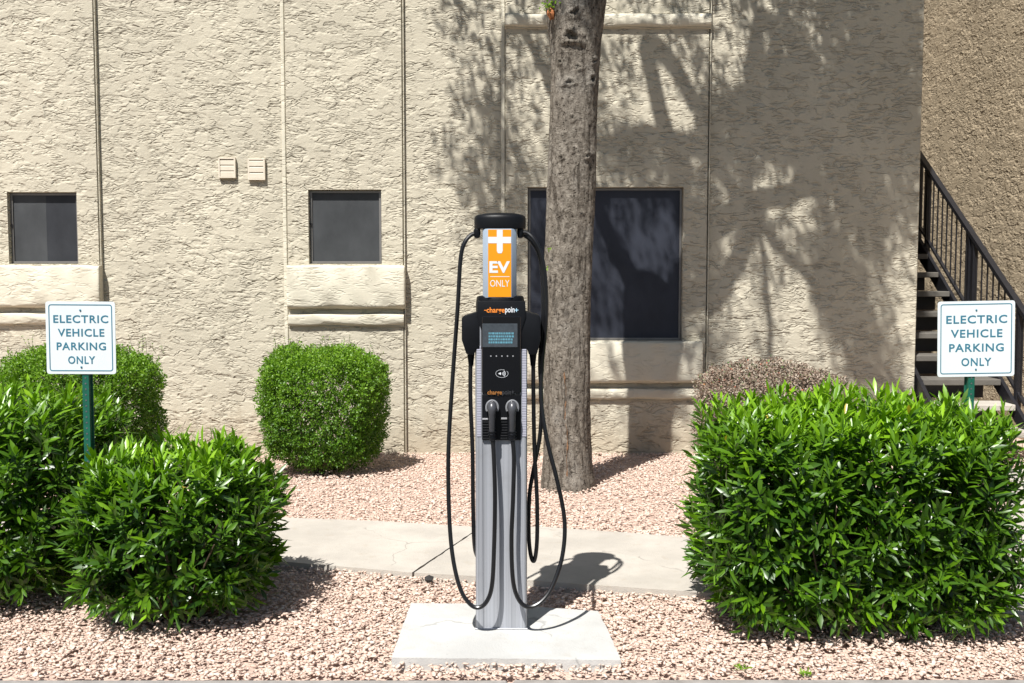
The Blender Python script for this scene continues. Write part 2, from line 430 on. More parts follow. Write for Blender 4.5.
def sheet_holes(mb, x0, x1, z0, z1, holes, y, depth):
    xs = sorted({x0, x1, *[h[0] for h in holes], *[h[1] for h in holes]}); zs = sorted({z0, z1, *[h[2] for h in holes], *[h[3] for h in holes]})
    for i in range(len(xs)-1):
        for j in range(len(zs)-1):
            cx, cz = (xs[i]+xs[i+1])/2, (zs[j]+zs[j+1])/2
            if any(h[0] < cx < h[1] and h[2] < cz < h[3] for h in holes): continue
            mb.add([(xs[i], y, zs[j]), (xs[i+1], y, zs[j]), (xs[i+1], y, zs[j+1]), (xs[i], y, zs[j+1])], [(0, 1, 2, 3)])
    for a, b, c, d in holes:
        e = .006
        V = [(a, y, c), (b, y, c), (b, y, d), (a, y, d), (a+e, y+depth, c+e), (b-e, y+depth, c+e), (b-e, y+depth, d-e), (a+e, y+depth, d-e)]
        mb.add(V, [(0, 1, 5, 4), (1, 2, 6, 5), (2, 3, 7, 6), (3, 0, 4, 7)])

BP = .030                                    # how far the window bays stand proud
Yb = W - BP
bz = lambda v: at(512, v, Yb)[1]; bx = lambda u, v: at(u, v, Yb)[0]
TOP = 6.4
# windows: (left, right, bottom, top)
win1 = (bx(8, 230), bx(77.5, 230), bz(264), bz(192))
win2 = (bx(308.5, 230), bx(381.5, 230), bz(264), bz(189.5))
win3 = (bx(527.5, 260), bx(683, 260), bz(341), bz(187))
sill3u = bz(14)
win4 = (win3[0], win3[1], sill3u + .30, sill3u + 1.35)
bay1 = (bx(-60, 230) - .4, bx(99, 200)); bay2 = (bx(286.5, 230), bx(404, 230)); bay3 = (bx(505, 200), bx(708.5, 200))
rec2 = (CORNER_X - 1.6, CORNER_X - .6)
LEFT = -9.0
mb = MB()
hol = [win1, win2, win3, win4, (win1[0], win1[1], 4.4, 5.1), (win2[0], win2[1], 4.4, 5.1)]
sheet_holes(mb, LEFT, CORNER_X - .012, -.25, TOP, [(h[0]-.01, h[1]+.01, h[2]-.01, h[3]+.01) for h in hol], W, .05)
# rounded corner, side wall, back
c = CORNER_X
arc = [(c - .012 + .012*math.sin(a), W + .012 - .012*math.cos(a)) for a in np.linspace(0, math.pi/2, 5)]
arc += [(c, W + 4.6), (LEFT, W + 4.6), (LEFT, W)]
for (p, q) in zip(arc[:-1], arc[1:]):
    mb.add([(p[0], p[1], -.25), (q[0], q[1], -.25), (q[0], q[1], TOP), (p[0], p[1], TOP)], [(0, 1, 2, 3)])
mb.add([(LEFT, W, TOP), (c, W, TOP), (c, W+4.6, TOP), (LEFT, W+4.6, TOP)], [(0, 1, 2, 3)])
P(mb.build('wall', M['stucco'], bld))
def bay(x0, x1, holes):
    m = MB(); ch = .014
    sheet_holes(m, x0 + ch, x1 - ch, -.25, TOP, holes, Yb, .10)
    for a, b in ((x0, x0+ch), (x1-ch, x1)):
        ya, yb = (W, Yb) if a == x0 else (Yb, W)
        m.add([(a, ya, -.25), (b, yb, -.25), (b, yb, TOP), (a, ya, TOP)], [(0, 1, 2, 3)])
    r_b = P(m.build('window_bay', M['stucco'], bld))
    for a in (x1 - .002,):
        b_ = MB(); b_.box(a+.003, a+.010, Yb-.004, W+.01, -.25, TOP, .002); P(b_.build('casing_bead', M['stucco_sill'], r_b))
    b_ = MB(); b_.box(x0 - .034, x0 - .001, W - .016, W+.01, -.25, TOP, .005); P(b_.build('casing_bead', M['stucco_sill'], r_b))
    return r_b
bay(bay1[0], bay1[1], [win1, hol[4]]); bay(bay2[0], bay2[1], [win2, hol[5]]); bay(bay3[0], bay3[1], [win3, win4])
def sill(x0, x1, zt, zb, out, mat, name='sill'):
    prof = [(Yb + .02, zt)]
    h = zt - zb; r = min(.035, h*.3)
    prof += [(Yb - out*.75, zt - .004)]
    for a in np.linspace(0, math.pi/2, 4): prof.append((Yb - out + .022 - .022*math.sin(a), zt - .026 + .022*math.cos(a)))
    prof.append((Yb - out - .006, zb + h*.45))
    for a in np.linspace(0, math.pi/2, 6): prof.append((Yb - out + r - r*math.cos(a), zb + r - r*math.sin(a)))
    prof += [(Yb - out*.45, zb - .006), (Yb + .02, zb - .012)]
    # lengthwise rings, ends rounded, edges a little uneven
    xs = np.concatenate([[x0, x0+.006, x0+.018], np.linspace(x0+.05, x1-.05, max(4, int((x1-x0)/.035))), [x1-.018, x1-.006, x1]])
    sh = np.ones(len(xs)); sh[0] = sh[-1] = .90; sh[1] = sh[-2] = .965; sh[2] = sh[-3] = .99
    V = []; n = len(prof)
    for i, x in enumerate(xs):
        for k, (y, z) in enumerate(prof):
            yy = Yb + (y - Yb)*sh[i]; zz = (z - (zt+zb)/2)*(.93+.07*sh[i]) + (zt+zb)/2
            if 0 < k < n-1:
                yy += .004*math.sin(x*17 + k) * math.sin(x*7.3+2*k); zz += .0035*math.sin(x*11.3 + k*.7)
            V.append((x, yy, zz))
    Fs = [(i*n+k, i*n+k+1, (i+1)*n+k+1, (i+1)*n+k) for i in range(len(xs)-1) for k in range(n-1)]
    Fs += [tuple(range(n)), tuple((len(xs)-1)*n + k for k in range(n))]
    m = MB(); m.add(V, Fs); return P(m.build(name, mat, bld, smooth=True, angle=60))
ss = lambda v: at(512, v, Yb - .09)[1]
for (x0, x1), vt, vb, v2, v3 in ((bay1, 265, 307, 313, 325), (bay2, 265, 308, 314, 326), (bay3, 341.5, 383, 389, 400)):
    sill(x0 + .008, x1 + (.010 if x0 < -1 else -.045), ss(vt), ss(vb), .075, M['stucco_sill'])
    sill(x0 + .012, x1 - (.004 if x0 < -1 else .06), ss(v2), ss(v3), .045, M['stucco_sill'], 'sill_moulding')
sill(bay3[0], bay3[1], sill3u, bz(27.5), .05, M['stucco_sill'])
def window(h, kind, name='window'):
    a, b, c0, d = h; a += .008; b -= .008; c0 += .008; d -= .008
    y = Yb + .045
    m = MB(); t = .018
    m.box(a, b, y, y+.05, c0, c0+t); m.box(a, b, y, y+.05, d-t, d)
    m.box(a, a+t, y, y+.05, c0+t, d-t); m.box(b-t, b, y, y+.05, c0+t, d-t)
    fr = P(m.build(name, M['bronze'], bld))
    if kind == 'slider':
        s = (a+b)/2 + .01
        g = MB(); g.box(a+t, s, y+.012, y+.018, c0+t, d-t); P2(g.build('pane', M['screen_grey'], fr))
        g = MB(); g.box(s+.0005, b-t, y+.0125, y+.0185, c0+t, d-t); P2(g.build('pane', M['screen_dark'], fr))
    else:
        g = MB(); g.box(a+t, b-t, y+.012, y+.018, c0+t, d-t); P2(g.build('pane', M['screen_big' if kind == 'big' else 'screen_grey'], fr))
    m = MB(); zc = (c0+d)/2 + .02
    if kind != 'big':
        m.box(a+.004, a+.014, y-.008, y, zc-.02, zc+.02, .002); P2(m.build('latch', M['iron'], fr))
    return fr
P2 = P
window(win1, 'slider'); window(win2, 'single'); window(win3, 'big'); window(win4, 'big'); window(hol[4], 'slider'); window(hol[5], 'single')
# dark room behind panes so nothing shows through
# two small louvred vents
def vent(u0, u1, v0, v1, style):
    y1 = W - .034; x0, z1 = at(u0, v0, y1); x1, z0 = at(u1, v1, y1)
    m = MB(); t = .014
    m.box(x0, x1, y1, W, z1-t, z1, .002); m.box(x0, x1, y1, W, z0, z0+t, .002)
    m.box(x0, x0+t, y1+.0005, W, z0+t-.002, z1-t+.002); m.box(x1-t, x1, y1+.0005, W, z0+t-.002, z1-t+.002)
    m.box(x0+t-.002, x1-t+.002, W-.012, W+.002, z0+t-.002, z1-t+.002)
    r = P(m.build('vent', M['vent'], bld))
    s = MB(); n = 3
    zz = np.linspace(z1-t, z0+t, n+1)
    for k in range(n):
        a, b = zz[k], zz[k+1]
        yo = y1 + (.006 if style == 0 else .001)
        s.prism([(W-.016, a-.001), (yo+.008, a-.003), (yo, a-.012), (yo, b+.003), (yo+.004, b+.0012), (W-.016, b+.001)], 'x', x0+t-.002, x1-t+.002)
    P2(s.build('louvre', M['vent'], r))
vent(218, 235.5, 157.5, 178, 0); vent(247.5, 265, 158.5, 180, 1)

# the wing that returns on the right
WX = 4.85*KS
wing = tag(empty('building_wing', (WX, 9.5, 0)), 'tan rough stucco side wall of the wing behind the staircase', 'building')
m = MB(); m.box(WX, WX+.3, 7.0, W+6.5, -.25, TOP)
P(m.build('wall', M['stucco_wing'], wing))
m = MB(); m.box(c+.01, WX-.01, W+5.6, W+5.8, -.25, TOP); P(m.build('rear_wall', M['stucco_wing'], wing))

# ------------------------------------------------------------------ staircase
SX0, SX1 = c + .05, 4.25*KS
st = tag(empty('staircase', ((SX0+SX1)/2, 8.2, 0)), 'outdoor staircase of open concrete treads with black steel railing beside the building corner', 'staircase')
YR, ZR = 10.32*KS, 1.53 + .36*KS
nose = lambda Y: ZR + (Y - YR)*.70
rise = .195
Y0 = YR + (rise - ZR)/.70
for k in range(1, 15):
    z = rise*k; Y = YR + (z - ZR)/.70
    m = MB(); m.box(SX0, SX1-.06, Y, Y+.30, z-.055, z, .006); P(m.build('tread', M['step' if k > 2 else 'concrete'], st))
    if k > 1: m = MB(); m.box(SX0, SX1-.10, Y+.255, Y+.262, z-.055-.14, z-.056); P(m.build('dark_gap_plate', M['iron'], st))  # dark plates added so the gaps between the open treads go black
m = MB(); z = rise*15; Y = YR + (z-ZR)/.70; m.box(SX0, SX1, Y, Y+1.6, z-.15, z); P(m.build('landing', M['step'], st))
for xs in (SX0 - .035, SX1 - .055):
    m = MB(); pr = []
    ya, yb = Y0 - .05, YR + (2.8-ZR)/.70
    m.prism([(ya, max(0, nose(ya)-.22)), (yb, nose(yb)-.27), (yb, nose(yb)-.03), (ya, nose(ya)-.03)], 'x', xs, xs+.035)
    P(m.build('stringer', M['iron'], st))
m = MB(); ya, yb = Y0 + .03, YR + (2.75-ZR)/.70
X = SX1
m.prism([(ya, nose(ya)+.02), (yb, nose(yb)+.02), (yb, nose(yb)+.05), (ya, nose(ya)+.05)], 'x', X-.015, X+.015)
rl = P(m.build('railing', M['iron'], st))
m = MB(); m.prism([(ya-.15, nose(ya-.15)+.76), (yb, nose(yb)+.76), (yb, nose(yb)+.81), (ya-.15, nose(ya-.15)+.81)], 'x', X-.028, X+.028)
P3 = P
P3(m.build('handrail', M['iron'], rl))
y = ya + .06
while y < yb - .03:
    m = MB(); m.box(X-.006, X+.006, y-.006, y+.006, nose(y)+.045, nose(y)+.765); P3(m.build('baluster', M['iron'], rl)); y += .115
for y in (8.36*KS, 9.22*KS, 9.31*KS, 10.28*KS, 10.5*KS):
    m = MB(); m.box(X-.024, X+.024, y-.02, y+.02, nose(y)-.2, nose(y)+.765); P3(m.build('post', M['iron'], rl))
# added dark sheet standing in for the shade seen between the treads
m = MB(); m.box(SX0, SX1-.06, W+2.3, W+2.36, 0, 2.6); P(m.build('shade_panel', M['iron'], st))

# ------------------------------------------------------------------ ground
def poly_slab(name, pts, z, th, mat, kind='structure', label=None, cat=None, bevel=.008, jitter=.006):
    P_ = []
    for i in range(len(pts)):
        a, b = np.array(pts[i]), np.array(pts[(i+1) % len(pts)]); n = max(1, int(np.linalg.norm(b-a)/.05))
        for k in range(n):
            q = a + (b-a)*k/n
            if k: q = q + rng.normal(0, jitter, 2)*.3
            P_.append(tuple(q))
    m = MB(); m.prism(P_, 'z', z-th, z); o = m.build(name, mat, None)
    return o
g = MB(); ys_ = [3.70, 6.3, 9.1, 80]; zs_ = [-.035, -.035, -.12, -.12]
for i in range(3): g.add([(-60, ys_[i], zs_[i]), (60, ys_[i], zs_[i]), (60, ys_[i+1], zs_[i+1]), (-60, ys_[i+1], zs_[i+1])], [(0, 1, 2, 3)])
tag(g.build('ground', M['soil']), kind='structure')
g = MB(); g.add([(-60, -80, -.13), (60, -80, -.13), (60, 3.70, -.13), (-60, 3.70, -.13)], [(0, 1, 2, 3)])
tag(g.build('road', M['asphalt']), kind='structure')
kx = -12
ky = gr(400, 679.5, .005)[1]
g = MB()
for i in range(8): g.box(-12+3*i, -12+3*i+2.988, ky-.16, ky+.002*i, -.16, .005 - .001*(i % 2), .012)
tag(g.build('kerb', M['kerb']), kind='structure')
WZ = .016
front = [gr(200, 556, WZ), gr(290, 562, WZ), gr(412, 572.5, WZ)]
front2 = [gr(412, 572.5, WZ), gr(477, 576, WZ), gr(567, 583, WZ), gr(640, 588, WZ), gr(1100, 620, WZ)]
back = [gr(480, 527, WZ), gr(380, 521, WZ), gr(300, 518, WZ), gr(200, 515, WZ)]
ext_f = np.array(front[0]) + (np.array(front[0]) - np.array(front[1]))*6
ext_b = np.array(back[-1]) + (np.array(back[-1]) - np.array(back[-2]))*6
j = .012
A = [tuple(ext_f)] + front + [back[0]] + back[1:] + [tuple(ext_b)]
tag(poly_slab('walkway', A, WZ, .08, M['concrete']), kind='structure')
f2 = [(front2[0][0]+j, front2[0][1])] + front2[1:]
b2 = [gr(1100, 572, WZ), gr(640, 533.5, WZ), gr(540, 526.5, WZ)]
xR = 3.35
# joint between the two slabs in the part right of the pedestal
B = f2 + [b2[0], gr(800, 547, WZ), b2[1], b2[2], (back[0][0]+j, back[0][1])]
tag(poly_slab('walkway', B, WZ, .08, M['concrete']), kind='structure')
bra = [gr(1008, 566, WZ+.003), gr(1012, 480, WZ+.003), (3.45, 7.75), (4.75, 7.75), (4.75, 4.9), (3.2, 4.9)]
tag(poly_slab('path', bra, WZ+.004, .08, M['concrete']), kind='structure')
PZ = .016
pad = [gr(391.5, 657.5, PZ), gr(621, 660, PZ), gr(607, 628, PZ), gr(598, 611, PZ), gr(500, 604, PZ), gr(411, 603, PZ)]
tag(poly_slab('pedestal_pad', pad, PZ, .10, M['pad_concrete'], jitter=.005), 'pale square concrete pad under the charging pedestal', 'concrete pad')

def inpoly(x, y, poly):
    inside = np.zeros(len(x), bool); n = len(poly)
    for i in range(n):
        x0, y0 = poly[i]; x1, y1 = poly[(i+1) % n]
        c_ = ((y0 > y) != (y1 > y)) & (x < (x1-x0)*(y-y0)/(y1-y0+1e-12)+x0); inside ^= c_
    return inside
# gravel: real stones
phi = (1+5**.5)/2
IV = np.array([(-1,phi,0),(1,phi,0),(-1,-phi,0),(1,-phi,0),(0,-1,phi),(0,1,phi),(0,-1,-phi),(0,1,-phi),(phi,0,-1),(phi,0,1),(-phi,0,-1),(-phi,0,1)])/math.sqrt(1+phi*phi)
IF = np.array([(0,11,5),(0,5,1),(0,1,7),(0,7,10),(0,10,11),(1,5,9),(5,11,4),(11,10,2),(10,7,6),(7,1,8),(3,9,4),(3,4,2),(3,2,6),(3,6,8),(3,8,9),(4,9,5),(2,4,11),(6,2,10),(8,6,7),(9,8,1)])
def rotmats(n):
    q = rng.normal(size=(n, 4)); q /= np.linalg.norm(q, axis=1)[:, None]; w_, x, y, z = q.T
    return np.stack([1-2*(y*y+z*z), 2*(x*y-z*w_), 2*(x*z+y*w_), 2*(x*y+z*w_), 1-2*(x*x+z*z), 2*(y*z-x*w_), 2*(x*z-y*w_), 2*(y*z+x*w_), 1-2*(x*x+y*y)], 1).reshape(n, 3, 3)
def stones(n, x0, x1, y0, y1, r0, r1, zc=-.012):
    x = rng.uniform(x0, x1, n); y = rng.uniform(y0, y1, n)
    wedge = np.abs(x) < .54*y + .5
    keep = wedge & ~inpoly(x, y, A) & ~inpoly(x, y, B) & ~inpoly(x, y, bra) & ~inpoly(x, y, pad)
    x, y = x[keep], y[keep]; n = len(x)
    r = r0 * (r1/r0)**(rng.random(n)**1.3)
    S = np.stack([np.ones(n)*1.1, rng.uniform(.55, .95, n), rng.uniform(.35, .65, n)], 1)*r[:, None]
    V = IV[None]*(1 + rng.normal(0, .16, (n, 12, 1)))*S[:, None, :]
    a = rotmats(n)
    V = np.einsum('nij,nkj->nki', a, V); V[:, :, 2] *= .52
    z = zc + gz(y) + .006*np.sin(x*3.1+1)*np.sin(y*2.3) + rng.uniform(-.003, .010, n) 
    V += np.stack([x, y, z], 1)[:, None, :]
    return V, rng.beta(2.2, 2.2, n)
parts = [stones(60000, -3.6, 3.6, 3.74, 5.9, .0055, .0175), stones(60000, -5.3, 5.3, 5.6, W, .0075, .0185), stones(2500, 3.4, 4.8, W, W+3, .012, .03)]
SV = np.concatenate([p[0] for p in parts]); tn = np.concatenate([p[1] for p in parts]); n = len(SV)
fc = (IF[None] + 12*np.arange(n)[:, None, None]).reshape(-1, 3)
o = link('gravel', npmesh('gravel', SV.reshape(-1, 3), [fc], {'tint': np.repeat(tn, 20)}), M['gravel'])
tag(o, 'pink crushed rock gravel spread over the planting bed', 'gravel', kind='stuff')
print('stones', n)

# ------------------------------------------------------------------ leaves
def leaves(pos, d, nrm, ln, wd, tint, curl=.15, simple=False):
    N = len(pos); d = d/np.linalg.norm(d, axis=1)[:, None]
    s = np.cross(d, nrm); s /= np.linalg.norm(s, axis=1)[:, None] + 1e-9
    u = np.cross(s, d)
    ln = ln[:, None]; wd = wd[:, None]
    if simple:
        V = np.stack([pos, pos + d*ln*.5 + s*wd*.5 + u*wd*.12, pos + d*ln, pos + d*ln*.5 - s*wd*.5 + u*wd*.12], 1)
        b = 4*np.arange(N)[:, None]
        f = np.concatenate([b + np.array([[0, 1, 2]]), b + np.array([[0, 2, 3]])], 1).reshape(-1, 3)
        return V.reshape(-1, 3), [f], np.repeat(tint, 2)
    st_ = [(.0, .12), (.28, .82), (.62, .96)]
    V = []
    for t, w_ in st_:
        c_ = pos + d*ln*t - u*ln*curl*t*t
        V += [c_ + s*wd*w_*.5 + u*wd*.10*w_, c_, c_ - s*wd*w_*.5 + u*wd*.10*w_]
    V.append(pos + d*ln*.985 - u*ln*curl)
    V = np.stack(V, 1); b = 10*np.arange(N)[:, None]
    q = np.concatenate([b+np.array([[0,1,4,3]]), b+np.array([[1,2,5,4]]), b+np.array([[3,4,7,6]]), b+np.array([[4,5,8,7]])], 1).reshape(-1, 4)
    t_ = np.concatenate([b+np.array([[6,7,9]]), b+np.array([[7,8,9]])], 1).reshape(-1, 3)
    return V.reshape(-1, 3), [q, t_], np.concatenate([np.repeat(tint, 4), np.repeat(tint, 2)])

def unit(a): return a/(np.linalg.norm(a, axis=-1, keepdims=True)+1e-9)
def bush_shell(n, half, p=4, depth=(.80, 1.0), lump=.05, seed=0, taper=.10):
    r_ = np.random.default_rng(seed)
    hx, hy, hz = half; ar = np.array([hy*hz, hy*hz, hx*hz, hx*hz, hx*hy, .35*hx*hy]); ar = ar/ar.sum()
    fidx = r_.choice(6, n, p=ar); q = r_.uniform(-1, 1, (n, 3))
    ax = fidx//2; sg = np.where(fidx % 2 == 0, 1, -1); 
    sg = np.where(fidx == 4, 1, sg); sg = np.where(fidx == 5, -1, sg)
    q[np.arange(n), ax] = sg
    rr = (np.abs(q)**p).sum(1)**(-1/p); q = q*rr[:, None]
    nr = unit(np.sign(q)*np.abs(q)**(p-1)/np.array(half))
    ph = r_.uniform(0, 6, 6)
    lf = 1 + lump*(np.sin(q[:,0]*4.1+ph[0])*np.sin(q[:,1]*3.7+ph[1]) + np.sin(q[:,2]*5.3+ph[2])*np.sin(q[:,0]*6.9+ph[3]) + .5*np.sin(q[:,0]*13+ph[4])*np.sin(q[:,2]*12+q[:,1]*9+ph[5]))
    dp = depth[0] + (depth[1]-depth[0])*r_.random(n)**.6
    tp = 1 - taper*(1-q[:, 2])/2
    pos = q*lf[:, None]*dp[:, None]*np.array(half); pos[:, 0] *= tp; pos[:, 1] *= tp
    return pos, nr, dp, q

def make_shrub(name, cx, cy, h, half, nshoots, seed, label, cat, group=None, kind='big', p=4, lump=.05, zc=None, tint0=0.0, taper=.1):
    root = tag(empty(name, (cx, cy, float(gz(cy)))), label, cat, group)
    r_ = np.random.default_rng(seed)
    zc = h/2 if zc is None else zc
    pos, nr, dp, q = bush_shell(nshoots, half, p, (.62 if kind == 'big' else .72, 1.0), lump, seed, taper)
    if kind == 'big':
        K = 11
        # shoots lean up at the top, out and slightly down low on the sides
        upw = .55 + .55*q[:, 2:3]
        ax = unit(nr*.9 + np.array([0, 0, 1.0])*upw + r_.normal(0, .28, (nshoots, 3)))
        Lsh = r_.uniform(.06, .17, nshoots)
        t1 = unit(np.cross(ax, r_.normal(size=(nshoots, 3)))); t2 = np.cross(ax, t1)
        PP, DD, NN, LL, WW, TT = [], [], [], [], [], []
        for k in range(K):
            f = k/(K-1)                     # 0 low leaf, 1 tip leaf
            ang = 2.4*k + r_.normal(0, .35, nshoots)
            rad = t1*np.cos(ang)[:, None] + t2*np.sin(ang)[:, None]
            th = np.radians(66 - 42*f + r_.normal(0, 13, nshoots))[:, None]
            d = ax*np.cos(th) + rad*np.sin(th) + np.array([0, 0, -.10])*(1-f)
            nn = ax*np.sin(th) - rad*np.cos(th) + r_.normal(0, .22, (nshoots, 3))
            PP.append(pos + ax*(Lsh*(f-1))[:, None] + rad*.004); DD.append(d); NN.append(nn)
            LL.append(r_.uniform(.055, .120, nshoots)*(1-.2*f)); WW.append(r_.uniform(.017, .027, nshoots)*(1-.25*f))
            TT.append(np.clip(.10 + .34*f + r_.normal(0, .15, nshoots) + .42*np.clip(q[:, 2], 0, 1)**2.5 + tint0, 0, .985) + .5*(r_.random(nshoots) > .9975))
        PP, DD, NN = map(np.concatenate, (PP, DD, NN)); LL, WW, TT = map(np.concatenate, (LL, WW, TT))
        PP[:, 2] += zc
        ok = (PP[:, 2] > .03) & (PP[:, 2] + DD[:, 2]/np.linalg.norm(DD, axis=1)*LL > .015)
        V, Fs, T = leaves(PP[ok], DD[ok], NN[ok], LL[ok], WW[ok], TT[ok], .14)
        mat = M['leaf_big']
    else:
        K = 12 if kind != 'dry' else 9
        PP, DD, NN, LL, WW, TT = [], [], [], [], [], []
        ax = unit(nr + np.array([0, 0, .35]) + r_.normal(0, .35, (nshoots, 3)))
        tw = r_.random(nshoots)
        for k in range(K):
            rv = unit(r_.normal(size=(nshoots, 3)))
            off = ax*(r_.uniform(-.03, .012, nshoots))[:, None] + rv*.012
            PP.append(pos + off); DD.append(unit(ax*.5 + rv)); NN.append(unit(ax + r_.normal(0, .5, (nshoots, 3))))
            LL.append(r_.uniform(.014, .024, nshoots)); WW.append(r_.uniform(.010, .016, nshoots))
            if kind == 'dry': TT.append(np.clip(r_.random(nshoots)**.8*.86 + (tw > .85)*.3*r_.random(nshoots), 0, 1))
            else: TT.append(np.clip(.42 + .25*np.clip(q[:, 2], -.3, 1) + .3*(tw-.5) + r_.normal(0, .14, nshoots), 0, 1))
        PP, DD, NN = map(np.concatenate, (PP, DD, NN)); LL, WW, TT = map(np.concatenate, (LL, WW, TT))
        PP[:, 2] += zc; ok = PP[:, 2] > .02
        V, Fs, T = leaves(PP[ok], DD[ok], NN[ok], LL[ok], WW[ok], TT[ok], simple=True)
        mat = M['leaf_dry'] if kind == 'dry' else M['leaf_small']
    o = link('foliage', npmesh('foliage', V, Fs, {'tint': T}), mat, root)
    # woody stems from the root to the shell
    m = MB(); ns = 46 if kind == 'big' else 26 if kind == 'small' else 90
    tpos, tn_, _, _ = bush_shell(ns, half, p, (.80, .93) if kind != 'small' else (.55, .78), lump, seed+5, taper)
    for i in range(ns):
        e = tpos[i] + np.array([0, 0, zc]); s0 = np.array([e[0]*.18 + r_.normal(0, .03), e[1]*.18 + r_.normal(0, .03), -.03])
        if e[2] < .15: e[2] = .15 + .1*r_.random()
        mid = s0*.45 + e*.55 + np.array([0, 0, -.05]) + r_.normal(0, .04, 3)
        pts = spline([s0, mid, e], 4); m.tube(pts, np.linspace(.011, .003, len(pts)), 5)
    m.build('stems', M['twig'], root)
    if kind == 'small':   # loose sprigs that escaped the shears
        m = MB(); PPs = []
        for i in range(34):
            a = r_.uniform(-1, 1); b = np.array([a*half[0]*.9, r_.uniform(-.6, .6)*half[1], zc + half[2]*.93*(1-.12*a*a)])
            e = b + np.array([r_.normal(0, .03), r_.normal(0, .02), r_.uniform(.03, .14)]); m.tube([b, (b+e)/2+r_.normal(0, .006, 3), e], [.0015, .0012, .001], 4)
            for t in np.linspace(.2, 1, 5): PPs.append(b + (e-b)*t)
        m.build('sprigs', M['twig'], root)
        PPs = np.array(PPs); PPs = np.repeat(PPs, 2, 0); n_ = len(PPs)
        V, Fs, T = leaves(PPs, unit(r_.normal(size=(n_, 3))), unit(r_.normal(size=(n_, 3))), np.full(n_, .013), np.full(n_, .008), r_.random(n_), simple=True)
        link('sprig_leaves', npmesh('sprig_leaves', V, Fs, {'tint': T}), M['leaf_small'], root)
    return root

OG = 'long leaved green shrubs in the gravel bed'
# right big shrub
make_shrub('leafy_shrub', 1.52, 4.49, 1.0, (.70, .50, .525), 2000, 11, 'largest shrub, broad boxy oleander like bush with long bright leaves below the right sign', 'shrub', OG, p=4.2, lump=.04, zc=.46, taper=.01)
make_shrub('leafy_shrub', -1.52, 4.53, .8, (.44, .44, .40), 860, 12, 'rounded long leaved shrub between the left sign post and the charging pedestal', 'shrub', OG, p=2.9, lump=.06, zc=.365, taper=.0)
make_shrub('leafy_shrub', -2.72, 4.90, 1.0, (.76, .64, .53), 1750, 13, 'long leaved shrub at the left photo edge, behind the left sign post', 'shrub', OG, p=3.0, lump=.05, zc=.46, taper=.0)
SG = 'small leaved clipped shrubs against the facade'
make_shrub('clipped_shrub', -1.53, 8.10, 1.0, (.54, .46, .51), 6800, 21, 'clipped round shrub of tiny bright leaves standing free below the middle small window', 'shrub', SG, kind='small', p=3.1, lump=.04, zc=.50, taper=.13)
make_shrub('clipped_shrub', -3.22, 7.45, 1.04, (.60, .5, .53), 7200, 22, 'clipped small leaved shrub behind the left sign, half hidden by long leaves', 'shrub', SG, kind='small', p=3.0, lump=.04, zc=.52, taper=.12)
make_shrub('dry_shrub', 2.03, 7.8, .90, (.66, .5, .46), 4300, 23, 'brown thinning shrub with dry twigs peeking over the biggest green shrub', 'shrub', None, kind='dry', p=2.6, lump=.05, zc=.45, taper=.1)

